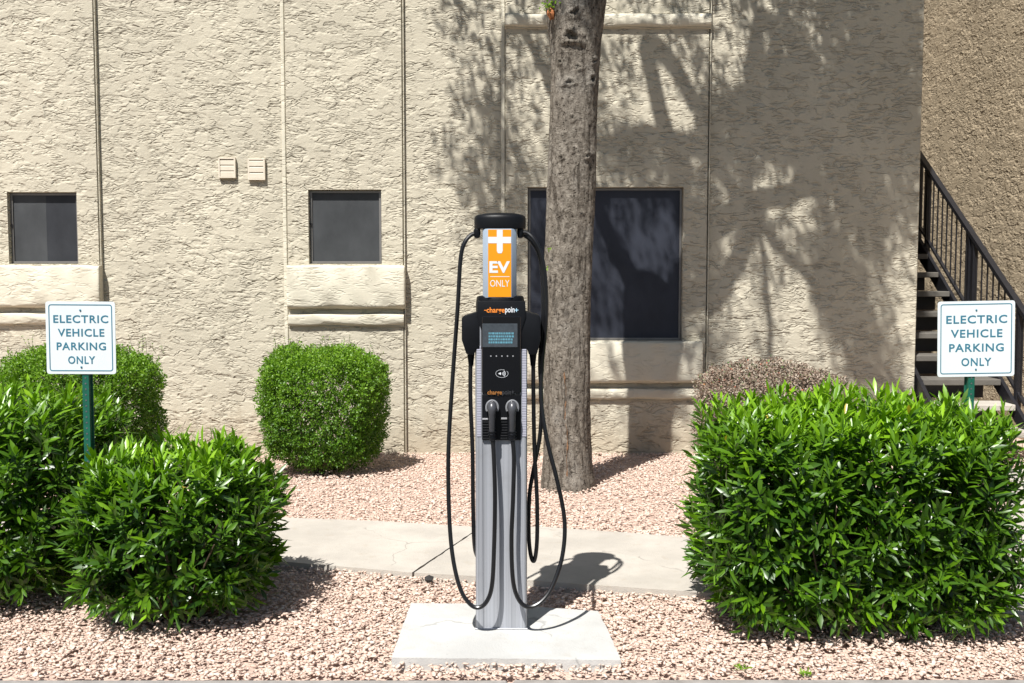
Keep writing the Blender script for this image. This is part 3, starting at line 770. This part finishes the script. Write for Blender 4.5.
# ------------------------------------------------------------------ tree
tx, ty = at(567.5, 487, 7.38)[0], 7.38
tree = tag(empty('shade_tree', (tx, ty, 0)), 'tall tree with bare grey brown knotted trunk in front of the large window', 'tree')
def trunk_mesh():
    NR, NZ = 96, 420
    zs = np.linspace(-.12, 4.05, NZ)
    cv = [487, 440, 380, 300, 200, 100, 50, 0, -60]; cL = [542.5, 544, 544, 543, 546, 550, 551, 546, 541]; cR = [592.5, 590.5, 590, 590, 594, 597, 600, 607, 616]
    zz = [at(512, v, ty-.1)[1] for v in cv]; o_ = np.argsort(zz)
    xl = [at(u, v, ty)[0] for u, v in zip(cL, cv)]; xr = [at(u, v, ty)[0] for u, v in zip(cR, cv)]
    L_ = np.interp(zs, np.array(zz)[o_], np.array(xl)[o_]); R_ = np.interp(zs, np.array(zz)[o_], np.array(xr)[o_])
    k = np.ones(21)/21
    L_ = np.convolve(np.pad(L_, 10, 'edge'), k, 'valid'); R_ = np.convolve(np.pad(R_, 10, 'edge'), k, 'valid')
    cx_ = (L_+R_)/2; rd = (R_-L_)/2
    flare = 1 + .07*np.exp(-np.clip(zs, 0, 9)/.07)
    th = np.linspace(0, 2*math.pi, NR, endpoint=False)
    Z, TH = np.meshgrid(zs, th, indexing='ij')
    Rr = (rd*flare)[:, None]*np.ones_like(TH)
    Rr += .004*np.sin(TH*3+Z*1.1) + .0035*np.sin(TH*5-Z*2.3+1) + .002*np.sin(TH*9+Z*7) + .0018*np.sin(Z*31+TH*4)*np.sin(TH*7+Z*3)
    r_ = np.random.default_rng(3)
    Rr += r_.normal(0, .0009, Rr.shape)
    # vertical grooves
    for t0, w_, dpt, z0_, z1_ in ((4.78, .05, .010, -.1, 1.6), (3.6, .08, .009, 0, 3.6), (5.55, .06, .006, .2, 2.6)):
        g_ = np.exp(-((TH - t0 - .05*np.sin(Z*9) - .02*np.sin(Z*31))/w_)**2)*((Z > z0_) & (Z < z1_)); Rr -= dpt*g_
    # knots: (u, v, size, depth)
    knots = [(571, 37, .065, .030), (575, 14, .05, .015), (561, 61, .02, .018), (570, 82, .036, .016), (592, 78, .04, .018), (578, 67, .03, .014), (573, 118, .026, .014), (594, 60, .03, .012),
             (563, 135, .024, .010), (561, 157, .022, .012), (588, 155, .03, .013), (575, 150, .02, .010), (582, 213, .014, .012), (556, 262, .014, .008), (574, 240, .02, .006), (587, 300, .016, .006), (560, 330, .016, .006), (572, 350, .014, .005), (580, 390, .014, .006), (583, 188, .014, .006), (566, 190, .014, .006)]
    kx_ = []
    for u_, v_, s_, dp_ in knots:
        xk, zk = at(u_, v_, ty-.16); i = np.argmin(np.abs(zs-zk)); sx_ = np.clip((xk-cx_[i])/rd[i], -.97, .97)
        tk = 1.5*math.pi + math.asin(sx_)
        ph_ = np.arctan2(Z-zk, (TH-tk)*rd[i]); ds = np.hypot((TH-tk)*rd[i], (Z-zk)*1.05)*(1 + .20*np.sin(2*ph_+u_) + .16*np.sin(3*ph_+v_) + .10*np.sin(7*ph_+u_*v_)) + .0022*np.sin(TH*60+Z*90)
        Rr += dp_*.75*np.exp(-((ds-s_*.75)/(s_*.30))**2) - dp_*1.1*np.exp(-(ds/(s_*.42))**2) + dp_*.35*np.exp(-(ds/(s_*1.2))**2)
        Rr += dp_*.22*np.sin(ds/s_*13)*np.exp(-(ds/(s_*1.5))**2)
    Xc = cx_[:, None] + Rr*np.cos(TH); Yc = ty + Rr*np.sin(TH)*1.0
    V = np.stack([Xc, Yc, Z], -1).reshape(-1, 3)
    i = np.arange(NZ-1)[:, None]; kk = np.arange(NR)[None]
    f = np.stack([i*NR+kk, i*NR+(kk+1) % NR, (i+1)*NR+(kk+1) % NR, (i+1)*NR+kk], -1).reshape(-1, 4)
    V -= np.array([tx, ty, 0])
    return npmesh('trunk', V, [f]), cx_[-1], rd[-1]
tm, tcx, trd = trunk_mesh()
tob = link('trunk', tm, M['bark'], tree, smooth=True)
T0 = np.array([tx, ty, 0])
tsub = P
# wound and sprout at upper left of the trunk
wxk, wzk = at(551, 14, ty-.12)
m = MB(); m.lathe(0, 0, [(.004, -.045), (.022, -.03), (.032, -.005), (.030, .02), (.015, .038), (.004, .045)], 14)
m.v = [(wxk + x*.9 + .004*math.sin(z*150), ty-.13 + y*.7, wzk + z + .004*math.sin(x*200)) for x, y, z in m.v]
tsub(m.build('wound', M['wound'], tob, smooth=True)); 
r_ = np.random.default_rng(5); n_ = 46
pp = np.array([wxk-.01, ty-.15, wzk+.05]) + r_.normal(0, 1, (n_, 3))*np.array([.035, .03, .022])
V, Fs, T = leaves(pp, unit(r_.normal(size=(n_, 3)) + [0, -.3, .5]), unit(r_.normal(size=(n_, 3)) + [0, -.5, 1]), np.full(n_, .028), np.full(n_, .014), r_.uniform(.6, 1, n_), .1)
tsub(link('sprout', npmesh('sprout', V, Fs, {'tint': T}), M['leaf_small'], tob))
for (u_, v_) in ((549, 250), (547, 268)):
    xk, zk = at(u_, v_, ty-.15); n_ = 9
    pp = np.array([xk, ty-.165, zk]) + r_.normal(0, .008, (n_, 3))
    V, Fs, T = leaves(pp, unit(r_.normal(size=(n_, 3)) + [0, -.5, .6]), unit(r_.normal(size=(n_, 3)) + [0, -.5, 1]), np.full(n_, .022), np.full(n_, .008), r_.uniform(.6, 1, n_), .1)
    tsub(link('sprout', npmesh('sprout', V, Fs, {'tint': T}), M['leaf_small'], tob))

# split in the bark that bleeds lighter wood
cpts = [at(u_, v_, ty-.17) for u_, v_ in ((564, 372), (566, 395), (565, 415), (567.5, 440), (566.5, 462), (568, 484))]
m = MB(); sp_ = spline([(x_, ty - .178 + .006*math.sin(i), z_) for i, (x_, z_) in enumerate(cpts)], 8)
m.tube([p + np.array([rng.normal(0, .002), 0, 0]) for p in sp_], [.0012 + .0065*max(0, math.sin(i*.9)*math.sin(i*.37+1)) for i in range(len(sp_))], 6)
tsub(m.build('bark_split', M['inner_bark'], tob))
# limbs and crown: the crown stands above the frame; its thin and dense places are what dapples the facade
def up_from_wall(u, v, Y):
    x, z = at(u, v, W); t = (W - Y)/L[1]
    return np.array([x - L[0]*t, Y, z - L[2]*t])
fork = np.array([tcx, ty, 3.95])
limbs = []
def limb(pts, r0, r1, sub=6):
    pts = spline(pts, sub); pts = np.array(pts); j_ = rng.normal(0, .012, pts.shape); j_[0] = 0; pts = pts + j_*min(1, r0*12)
    m = MB(); m.tube(pts, np.linspace(r0, r1, len(pts)), 12 if r0 > .05 else 7); limbs.append(pts)
    return tsub(m.build('limb', M['bark'], tree, smooth=True))
limb([fork + [-.06, 0, -.35], fork + [-.13, .05, .2], fork + [-.45, .0, .9], fork + [-.8, -.3, 2.0]], .10, .045)
limb([fork + [.08, 0, -.35], fork + [.16, -.05, .2], fork + [.4, -.3, .8], fork + [.75, -.5, 1.9]], .105, .05)
limb([fork + [.10, 0, -.25], fork + [.3, .1, .35], fork + [.9, .1, .9], fork + [1.7, -.1, 1.5]], .09, .04)
yl = 6.55
lp = [up_from_wall(*q, yl) for q in ((648, 60), (700, 110), (722, 168), (738, 200), (765, 232), (800, 270), (850, 325), (905, 392))]
limb([fork + [.35, -.25, .7]] + lp, .075, .022)
limb([lp[3], up_from_wall(757, 225, yl), up_from_wall(768, 300, yl-.1), up_from_wall(771, 385, yl-.2)], .030, .024)
limb([lp[2], up_from_wall(690, 150, yl), up_from_wall(650, 141, yl+.1), up_from_wall(605, 152, yl+.2)], .07, .045)
limb([up_from_wall(800, 120, 6.6), up_from_wall(822, 200, 6.6), up_from_wall(836, 280, 6.5), up_from_wall(845, 345, 6.4), up_from_wall(858, 385, 6.35)], .045, .022)
limb([fork + [.6, -.4, 1.4], up_from_wall(760, 20, 6.8), up_from_wall(800, 120, 6.6)], .06, .045)
limb([fork + [-.3, 0, .6], up_from_wall(520, 30, 7.3), up_from_wall(500, 120, 7.2), up_from_wall(497, 200, 7.1)], .045, .012)
limb([fork + [1.5, -.1, 1.4], up_from_wall(860, 20, 7.0), up_from_wall(880, 150, 6.9)], .04, .015)

G = [
 # u  440 .............................................. 920
 (-160, '1234455555566677777777640'), (-140, '1234455555566677777888740'), (-120, '2344555555666677788888840'), (-100, '2344554555566677888888840'), (-80, '3444554455566678888888840'),
 (-60, '3444554444556678788888840'), (-40, '4543444444566667788999970'), (-20, '4543344444566317189999970'),
 (0,   '4532233311234318167899997'), (20,  '1331144422135314196889998'), (40,  '0144265542126313198789998'), (60,  '0136265544226313998899998'),
 (80,  '1355145543005317999999999'), (100, '1674135541002899999999999'), (120, '1475114431000899999999999'), (140, '4378224488874899999999998'),
 (160, '3478424479788850076999875'), (180, '0377634436448750052799882'), (200, '0377645522416870015499882'), (220, '0157655524226825644849862'),
 (240, '0036655542246844277948722'), (260, '0025555522425821535984311'), (280, '0014555524226730502994601'), (300, '0004555542247720500895401'),
 (320, '0003444411326720400589302'), (340, '0002333333345720300479602'), (360, '0001122222345720300358711'), (380, '0000111111455610200247721'), (400, '0000001112566500100235601')]
PP = []; CL = []
rt = np.random.default_rng(99)
for v0, row in G:
    for i, ch in enumerate(row[:24]):
        dns = int(ch)
        if dns == 0: continue
        u0 = 440 + 20*i
        lai = -math.log(1 - min(.985, (dns/9)**1.15*.985))     # wanted cover
        nl = lai*42
        nsprig = max(1, int(round(nl/7)))
        for s_ in range(nsprig):
            u_ = u0 + rt.uniform(-4, 24); v_ = v0 + rt.uniform(-4, 24)
            ymax = min(8.2, 6.85 + (200 - v_)/200*.95)
            Y = rt.uniform(ymax-1.1, ymax) if v_ > -10 else rt.uniform(6.2, 8.2)
            p0 = up_from_wall(u_, v_, Y)
            if p0[2] < CAMZ + .285*p0[1] + .12:
                continue
            k_ = rt.poisson(7)+1
            PP.append(p0 + rt.normal(0, 1, (k_, 3))*np.array([.045, .045, .07])); CL.append(np.full(k_, rt.random()))
PP = np.concatenate(PP); CL = np.concatenate(CL); n_ = len(PP)
V, Fs, T = leaves(PP, unit(rt.normal(size=(n_, 3)) + [0, 0, -.7]), unit(rt.normal(size=(n_, 3)) + [0, 0, 1.1]), rt.uniform(.05, .085, n_), rt.uniform(.022, .034, n_), np.clip(CL*.6 + rt.random(n_)*.4, 0, 1), .15)
print('crown leaves', n_)
tsub(link('crown', npmesh('crown', V, Fs, {'tint': T}), M['leaf_tree'], tree))
m = MB()
for k in range(240):
    p = PP[rt.integers(n_)]; b = p + np.array([rt.normal(0, .1), rt.normal(0, .1), rt.uniform(.15, .4)])
    m.tube([p, (p+b)/2 + rt.normal(0, .02, 3), b], [.002, .004, .006], 4)
tsub(m.build('twigs', M['bark'], tree))

# ------------------------------------------------------------------ signs
def make_sign(uL, uR, vT, vB, Y, tilt, label, postu):
    sc = Y
    x0, z1 = at(uL, vT, Y); x1, z0 = at(uR, vB, Y); wd, ht = x1-x0, z1-z0
    cx_, cz_ = (x0+x1)/2, (z0+z1)/2
    root = tag(empty('parking_sign', (cx_, Y, 0)), label, 'sign', 'electric vehicle parking signs in the shrubs')
    pnl = empty_part = MB()
    # rounded panel
    r = .012; pts = []
    for (sx, sz, a0) in ((1, 1, 0), (-1, 1, 90), (-1, -1, 180), (1, -1, 270)):
        for a in np.linspace(a0, a0+90, 5): pts.append((sx*(wd/2-r) + r*math.cos(math.radians(a)), cz_ + sz*(ht/2-r) + r*math.sin(math.radians(a))))
    pnl.prism(pts, 'y', 0, .003); pn = pnl.build('panel', M['signwhite'], root)
    b = MB(); i0 = .013; t = .0042; y0, y1 = -.0008, .001
    ww, hh = wd/2-i0, ht/2-i0; rr = .012
    def rr_loop(w_, h_, r0):
        o_ = []
        for (sx, sz, a0) in ((1, 1, 0), (-1, 1, 90), (-1, -1, 180), (1, -1, 270)):
            for a in np.linspace(a0, a0+90, 5): o_.append((sx*(w_-r0)+r0*math.cos(math.radians(a)), cz_+sz*(h_-r0)+r0*math.sin(math.radians(a))))
        return o_
    lo, li = rr_loop(ww, hh, rr), rr_loop(ww-t, hh-t, rr-t)
    n = len(lo); V = [(x, y0, z) for x, z in lo] + [(x, y0, z) for x, z in li] + [(x, y1, z) for x, z in lo] + [(x, y1, z) for x, z in li]
    Fs = []
    for i in range(n):
        k = (i+1) % n; Fs += [(i, k, n+k, n+i), (2*n+i, 2*n+k, k, i), (3*n+i, 3*n+k, n+k, n+i)]
    b.add(V, Fs); b.build('border', M['signblue'], pn)
    S = ht/.307
    lines = [('ELECTRIC', .79, .705), ('VEHICLE', .67, .518), ('PARKING', .71, .330), ('ONLY', .39, .140)]
    parts = []
    for tx_, wr, base in lines:
        hh_ = ht*.108
        parts.append(text_obj('lettering', tx_, None, None, -wd*wr/2 + wd*.005, wd*wr/2 + wd*.005, z0 + ht*base, z0 + ht*base + hh_, -.0002, 1.12, .017))
    text_mesh('lettering', parts, M['signblue'], pn)
    for bz_ in (cz_ + ht*.38, cz_ - ht*.405):
        m = MB(); m.lathe(0, 0, [(.0045, 0), (.0045, .002), (.003, .004), (.0, .0045)], 10)
        m.v = [(x, -z, bz_ + y) for x, y, z in m.v]; m.build('bolt', M['signblue'], pn)
    # U channel post with punched holes
    px_ = at(postu, vB, Y)[0] - cx_
    m = MB(); H = cz_ + ht*.44; hw = .024
    prof = [(-hw, .030), (-hw+.008, .030), (-.012, .0075), (.012, .0075), (hw-.008, .030), (hw, .030), (hw, .026), (hw-.007, .026), (.014, .004), (-.014, .004), (-hw+.007, .026), (-hw, .026)]
    m.prism([(px_ + x, y) for x, y in prof], 'z', -.15, H); po = m.build('post', M['greenpost'], root)
    m = MB(); z = .10
    while z < H - .03:
        m.lathe(0, 0, [(.004, 0), (.004, .001)], 8); nn = 16
        m.v = m.v[:-nn] + [(px_ + x, .0038 - zz, z + y) for x, y, zz in m.v[-nn:]]; z += .0254*1.0
    m.build('hole', M['bolt'], po)
    root.rotation_euler = (0, 0, tilt[1]); pn.rotation_euler = (0, tilt[0], 0)
    # rotate panel about its own centre
    pn.location = (-(math.sin(tilt[0])*cz_), 0, cz_ - math.cos(tilt[0])*cz_)
    return root
make_sign(45.5, 116, 301.5, 374, 4.5, (math.radians(.4), math.radians(2)), 'left white parking sign on a green post between leafy shrubs', 85)
make_sign(939.5, 1012.5, 301, 376.5, 4.74, (math.radians(-1.2), math.radians(-3)), 'right white parking sign sticking up out of the biggest shrub before the stairs', 972)

# ------------------------------------------------------------------ charging pedestal
cy = gr(503, 629.5, PZ)[1]                  # front face
DP = .15                                    # body depth
cxw = at(502, 629, cy)[0]
ch = tag(empty('charging_pedestal', (cxw, cy+DP/2, PZ)), 'black and silver vehicle charging pedestal with an orange sign panel and looped black cables', 'charger')
C = P
q = lambda u, v, dy=0: at(u, v, cy+dy)
Z = lambda v: at(502, v, cy)[1]
Xq = lambda u: at(u, 420, cy)[0]
xl, xr = Xq(475.2), Xq(527.2); hw = (xr-xl)/2; xc = (xl+xr)/2
pbot, ptop = PZ, Z(345)
# extruded aluminium body: side rails with a recessed middle
m = MB(); rw = .030
body = [(xl, cy+.012), (xl+.006, cy+.001), (xl+.012, cy), (xl+rw, cy), (xl+rw+.003, cy+.005), (xr-rw-.003, cy+.005), (xr-rw, cy), (xr-.012, cy), (xr-.006, cy+.001), (xr, cy+.012), (xr, cy+DP-.01), (xr-.01, cy+DP), (xl+.01, cy+DP), (xl, cy+DP-.01)]
m.prism(body, 'z', pbot, Z(318)); bd = C(m.build('body', M['alu'], ch))
for a, b in ((xl+.003, xl+rw-.004), (xr-rw+.004, xr-.003)):
    m = MB(); m.box(a+.004, b, cy-.002, cy+.004, Z(437), Z(346), .0015); C(m.build('side_rail', M['rail'], ch))
m = MB(); m.box(xl-.004, xr+.004, cy-.004, cy+DP+.004, pbot, pbot+.006, .002)
C(m.build('base_flange', M['alu'], ch))
# black front panel
fx0, fx1 = Xq(482), Xq(521)
m = MB(); m.box(fx0, fx1, cy-.012, cy+.004, Z(393), Z(316), .004); C(m.build('front_panel', M['gloss'], ch))
hz0, hz1 = Z(440), Z(394)
m = MB()
m.box(fx0, fx1, cy-.007, cy+.004, hz0, hz1, .003)
for k in range(9):
    z = hz0 + .004 + k*.0115
    if z < Z(419): m.box(fx0+.001, Xq(489.5), cy-.010, cy-.006, z, z+.006, .001); m.box(Xq(500), Xq(507.5), cy-.010, cy-.006, z, z+.006, .001)
hol_ = C(m.build('holster', M['black'], ch))
for a, b, v0 in ((482.4, 488.0, 419.5), (501.2, 507, 419)):
    m = MB(); m.box(Xq(a), Xq(b), cy-.0115, cy-.0065, Z(v0), Z(v0-1.6), .0005); C(m.build('tag', M['chrome'], ch))
# screen
m = MB(); m.box(Xq(482.6), Xq(517.5), cy-.0145, cy-.011, Z(347), Z(323.5), .001); scn = C(m.build('screen', M['lcd'], ch))
m = MB(); rs = np.random.default_rng(2)
for r0_, v0 in enumerate((333.2, 336.2, 339.2, 342.2)):
    u_ = 488.8
    while u_ < 513:
        wdt = rs.uniform(.7, 2.6); 
        if u_+wdt > 514: break
        m.box(Xq(u_), Xq(u_+wdt), cy-.0150, cy-.0146, Z(v0+1.0), Z(v0-1.0)); u_ += wdt + .5
C(m.build('display_text', M['lcdtext'], scn))
m = MB()
for u_ in (491, 496.5, 502, 507.5, 513): m.lathe(0, 0, [(.0030, 0), (.0030, .001)], 10); nn = 20; m.v = m.v[:-nn] + [(Xq(u_)+x, cy-.0122-z, Z(355.8)+y) for x, y, z in m.v[-nn:]]
C(m.build('buttons', M['chrome'], ch))
# contactless mark: hand, oval and waves
m = MB(); zc_ = Z(373.3); xc_ = Xq(502)
def arc_strip(cx_, cz_, rx, rz, a0, a1, t=.0016, n=20):
    A_ = np.radians(np.linspace(a0, a1, n)); V = []
    for a in A_:
        for s in (1, -1):
            V.append((cx_ + (rx+s*t/2)*math.cos(a), cy-.0128, cz_ + (rz+s*t/2)*math.sin(a)))
    m.add(V, [(2*i, 2*i+1, 2*i+3, 2*i+2) for i in range(n-1)])
arc_strip(xc_, zc_, .026, .0165, 65, 400, .0011, 36)
for r_c in (.006, .011, .016): arc_strip(xc_-.002, zc_, r_c, r_c, -48, 48, .0022)
m.add([(xc_-.016, cy-.0128, zc_), (xc_-.005, cy-.0128, zc_-.006), (xc_-.003, cy-.0128, zc_), (xc_-.005, cy-.0128, zc_+.006)], [(0, 1, 2, 3)])
C(m.build('contactless_mark', M['whitepaint'], ch))
# head: collar and wings
yc_ = cy + DP/2
colL, colR = Xq(475.5), Xq(524.8); cr = (colR-colL)/2; ccx = (colL+colR)/2
m = MB(); m.lathe(ccx, yc_, [(cr*.96, Z(352)), (cr, Z(349)), (cr, Z(304)), (cr*.985, Z(301)), (cr*.965, Z(298)), (cr*.93, Z(296.6)), (cr*.86, Z(296))], 48, 1, .70)
C(m.build('collar', M['black'], ch, smooth=True))
for sgn in (-1, 1):
    m = MB()
    if sgn < 0: pr = [(462, 318), (464, 316), (480, 311), (480, 349), (476, 349), (474, 355), (466.5, 354), (462, 340)]
    else: pr = [(540.5, 318), (538.5, 315), (520, 310), (520, 349), (527, 349), (529, 355), (537, 354), (540.5, 340)]
    m.prism([(Xq(u), Z(v)) for u, v in pr], 'y', cy-.004, cy+DP-.008)
    C(m.build('side_housing', M['black'], ch, smooth=True, bevel=.005))
# front visor in front of the collar
m = MB(); m.prism([(Xq(478), Z(301)), (Xq(525), Z(301)), (Xq(526), Z(316.5)), (Xq(521.5), Z(330)), (Xq(521.5), Z(349)), (Xq(481.5), Z(349)), (Xq(481.5), Z(330)), (Xq(477), Z(316.5))], 'y', cy-.009, cy+.02)
C(m.build('visor', M['black'], ch, smooth=True, bevel=.003))
yv = cy-.0092
tz0, tz1 = Z(314.2), Z(307.2)
a_ = text_obj('t', 'charge', None, None, Xq(486.8), Xq(504.8), tz0, tz1, yv, 1.0, .02); text_mesh('maker_lettering', [a_], M['orangeprint'], None); o1 = bpy.context.scene.objects['maker_lettering']; o1.parent = ch; C(o1)
a_ = text_obj('t', 'poin', None, None, Xq(505.2), Xq(514.6), tz0, Z(306.8), yv, 1.0, .02); o1 = text_mesh('maker_lettering', [a_], M['whitepaint'], ch); C(o1)
def plusmark(u, v, s, mat, left=True):
    m = MB(); m.box(Xq(u-s), Xq(u+s), yv-.001, yv, Z(v+.35), Z(v-.35)); 
    if not left: m.box(Xq(u-.35), Xq(u+.35), yv-.0013, yv, Z(v+s), Z(v-s))
    return C(m.build('maker_mark', mat, ch))
plusmark(485.6, 310.2, 1.2, M['orangeprint']); plusmark(516.4, 310, 1.8, M['palecyan'], False)
m = MB(); u_ = 492.4
while u_ < 510.5: wdt = rs.uniform(.5, 1.3); m.box(Xq(u_), Xq(u_+wdt), cy-.0102, cy-.0088, Z(321.0), Z(319.6)); u_ += wdt+.45
C(m.build('model_plate', M['whitepaint'], ch))
a_ = text_obj('t', 'charge', None, None, Xq(487.5), Xq(502), Z(395.5), Z(389.8), cy-.0123, 1.0, .02); C(text_mesh('maker_lettering', [a_], M['fadedorange'], ch))
a_ = text_obj('t', 'poin+', None, None, Xq(502.3), Xq(514), Z(395.5), Z(389.8), cy-.0123, 1.0, .0); C(text_mesh('maker_lettering', [a_], M['plug'], ch))
# lit column
nx0, nx1 = Xq(482.8), Xq(516.6); nf0, nf1 = Xq(487.6), Xq(511.6); yn = cy+.007
m = MB(); m.prism([(nf0, yn), (nf1, yn), (nx1, yn+.028), (nx1, yn+.10), (nf1, yn+.128), (nf0, yn+.128), (nx0, yn+.10), (nx0, yn+.028)], 'z', Z(298), Z(228.6))
C(m.build('column', M['diffuser'], ch, smooth=True, bevel=.003))
m = MB(); m.box(Xq(488.3), Xq(511.2), yn-.0012, yn+.002, Z(297), Z(229.5)); lb = C(m.build('decal', M['orange'], ch))
m = MB(); y_ = yn-.0014
m.prism([(Xq(497), Z(229.8)), (Xq(502.8), Z(229.8)), (Xq(502.8), Z(251)), (Xq(501.6), Z(253.3)), (Xq(498.2), Z(253.3)), (Xq(497), Z(251))], 'y', y_-.0006, yn)
m.box(Xq(488.4), Xq(511.1), y_-.0004, yn, Z(243.2), Z(236.8))
C(m.build('plus_sign', M['whitepaint'], lb))
a_ = text_obj('t', 'EV', None, None, Xq(489.6), Xq(510.0), Z(273), Z(261.2), y_, 1.0, .035); b_ = text_obj('t', 'ONLY', None, None, Xq(490.3), Xq(509.5), Z(286.8), Z(280), y_, 1.0, .0)
C(text_mesh('lettering', [a_, b_], M['whitepaint'], lb))
m = MB(); m.box(Xq(490.5), Xq(509.5), y_-.0004, yn, Z(276.9), Z(276.3)); C(m.build('rule', M['whitepaint'], lb))
# cap with swivels
cL_, cR_ = Xq(474), Xq(525.8); r = (cR_-cL_)/2; ccx = (cL_+cR_)/2
m = MB(); m.lathe(ccx, yc_, [(r*.9, Z(228.5)), (r*.985, Z(228)), (r, Z(226.5)), (r, Z(217.8)), (r*.975, Z(215.6)), (r*.9, Z(214)), (r*.6, Z(212.2)), (r*.02, Z(211.6))], 56, 1, .62)
C(m.build('cap', M['black'], ch, smooth=True, angle=50))
for u_, sg in ((477, -1), (520.5, 1)):
    m = MB(); x_ = Xq(u_); m.lathe(x_, yc_-.02, [(.010, Z(228)), (.014, Z(229)), (.015, Z(233)), (.011, Z(237)), (.004, Z(238))], 16)
    C(m.build('swivel', M['black'], ch, smooth=True))
# plugs
def plug(u):
    x = Xq(u); m = MB()
    pts = [(x, cy-.030, Z(402)), (x, cy-.048, Z(405)), (x, cy-.055, Z(411)), (x, cy-.050, Z(420)), (x, cy-.040, Z(430)), (x, cy-.035, Z(439))]
    m.tube(spline(pts, 5), np.interp(np.linspace(0, 1, 26), [0, .12, .3, .48, .8, 1], [.013, .018, .0185, .0135, .0125, .012]), 16)
    o = C(m.build('plug', M['plug'], ch, smooth=True))
    m = MB(); ring = [(x + .0245*math.cos(a), cy-.022, Z(407) + .030*math.sin(a)) for a in np.linspace(-.5, math.pi+.5, 18)]
    m.tube(ring, .0048, 8); C(m.build('plug_collar', M['collar_grey'], o, smooth=True))
    m = MB()
    for v_ in (430.5, 433.5, 436.5): m.lathe(x, cy-.0375, [(.0155, Z(v_+.7)), (.0180, Z(v_+.3)), (.0180, Z(v_-.3)), (.0155, Z(v_-.7))], 14)
    C(m.build('strain_relief', M['black'], o, smooth=True))
plug(492.3); plug(512.3)
# cables: u, v, depth offset from the front face
def cable(pts, rad=.0092):
    P_ = [np.array([at(u, v, cy+dy)[0], cy+dy, at(u, v, cy+dy)[1]]) for u, v, dy in pts]
    m = MB(); m.tube(spline(P_, 9), rad, 10); return C(m.build('cable', M['cable'], ch, smooth=True))
d0 = DP/2 - .02
cable([(478, 233, d0), (471, 235, d0), (464, 244, d0-.01), (460.3, 262, d0-.01), (457.5, 310, d0-.01), (452.5, 380, .04), (448.5, 450, .02), (449, 510, 0), (452.5, 555, -.03), (460, 588, -.06), (470, 604, -.075), (479, 607.5, -.08), (487, 601, -.08), (492, 585, -.075), (494, 550, -.06), (495, 500, -.05), (494, 460, -.042), (492.6, 438, -.036)])
cable([(519, 233, d0), (527, 233, d0), (535, 241, d0-.01), (541.5, 256, d0-.01), (545.5, 282, d0-.01), (546, 320, d0-.01), (542, 365, .06), (541, 400, .05), (547, 440, .03), (557, 480, .01), (564.5, 520, 0), (562.5, 555, -.02), (553, 585, -.05), (542, 601, -.07), (529, 607, -.08), (519, 600, -.08), (513, 580, -.075), (511.5, 540, -.06), (513, 500, -.05), (514, 460, -.042), (512.5, 438, -.036)])
cable([(470.5, 350, .06), (470.5, 362, .06), (470.5, 400, .06), (472.5, 450, .07), (473, 500, .08), (474, 538, .09), (476, 553, .12), (480, 556, DP+.02), (486, 540, DP+.03), (494, 480, DP+.03), (497, 400, DP+.03), (499, 300, DP+.02), (499, 258, DP+.02), (500, 222, DP-.03)])
cable([(533, 350, .06), (533.2, 362, .06), (533.5, 400, .06), (534.5, 450, .07), (537, 500, .08), (537, 540, .09), (534.5, 560, .09), (531, 556, .09), (528.8, 535, .09), (529.5, 495, .09), (534.5, 465, .08), (540, 435, .075), (541.5, 400, .075), (540, 360, .085), (543.5, 310, .085), (541, 262, .09), (533, 243, .09), (523, 234, .09)])
for u_ in (470.5, 533.2):
    m = MB(); x_ = Xq(u_); m.lathe(x_, cy+.06, [(.017, Z(352)), (.015, Z(357)), (.0115, Z(364)), (.0105, Z(367))], 14); C(m.build('cable_gland', M['black'], ch, smooth=True))

# ------------------------------------------------------------------ little things
x_, y_ = gr(429, 578, .02)
m = MB(); V = IV*np.array([.026, .02, .022])*(1+.15*rng.normal(size=(12, 1))) + np.array([x_, y_, .014]); m.add(V, [tuple(f) for f in IF])
tag(m.build('rock', M['dark_rock']), 'small black rock lying beside the walkway joint', 'rock')
for i, (u_, v_, lb_) in enumerate(((741, 668, 'tiny green weed sprouting from gravel near the kerb, left of the other weed'), (806, 674, 'tiny green weed sprouting in gravel below the biggest shrub'))):
    x_, y_ = gr(u_, v_, .01); n_ = 24; r_ = np.random.default_rng(40+i)
    wd_ = tag(empty('weed', (x_, y_, 0)), lb_, 'weed')
    d = unit(r_.normal(size=(n_, 3))*[1, 1, .3] + [0, 0, .6]); V, Fs, T = leaves(r_.normal(0, .008, (n_, 3))*[1, 1, .3] + [0, 0, .008], d, unit(r_.normal(size=(n_, 3)) + [0, 0, 1.5]), r_.uniform(.015, .035, n_), np.full(n_, .007), r_.uniform(.3, 1, n_), .2)
    link('leaves', npmesh('leaves', V, Fs, {'tint': T}), M['leaf_small'], wd_)

SC.cycles.use_denoising = True
SC.cycles.max_bounces = 5; SC.cycles.diffuse_bounces = 2; SC.cycles.caustics_reflective = False
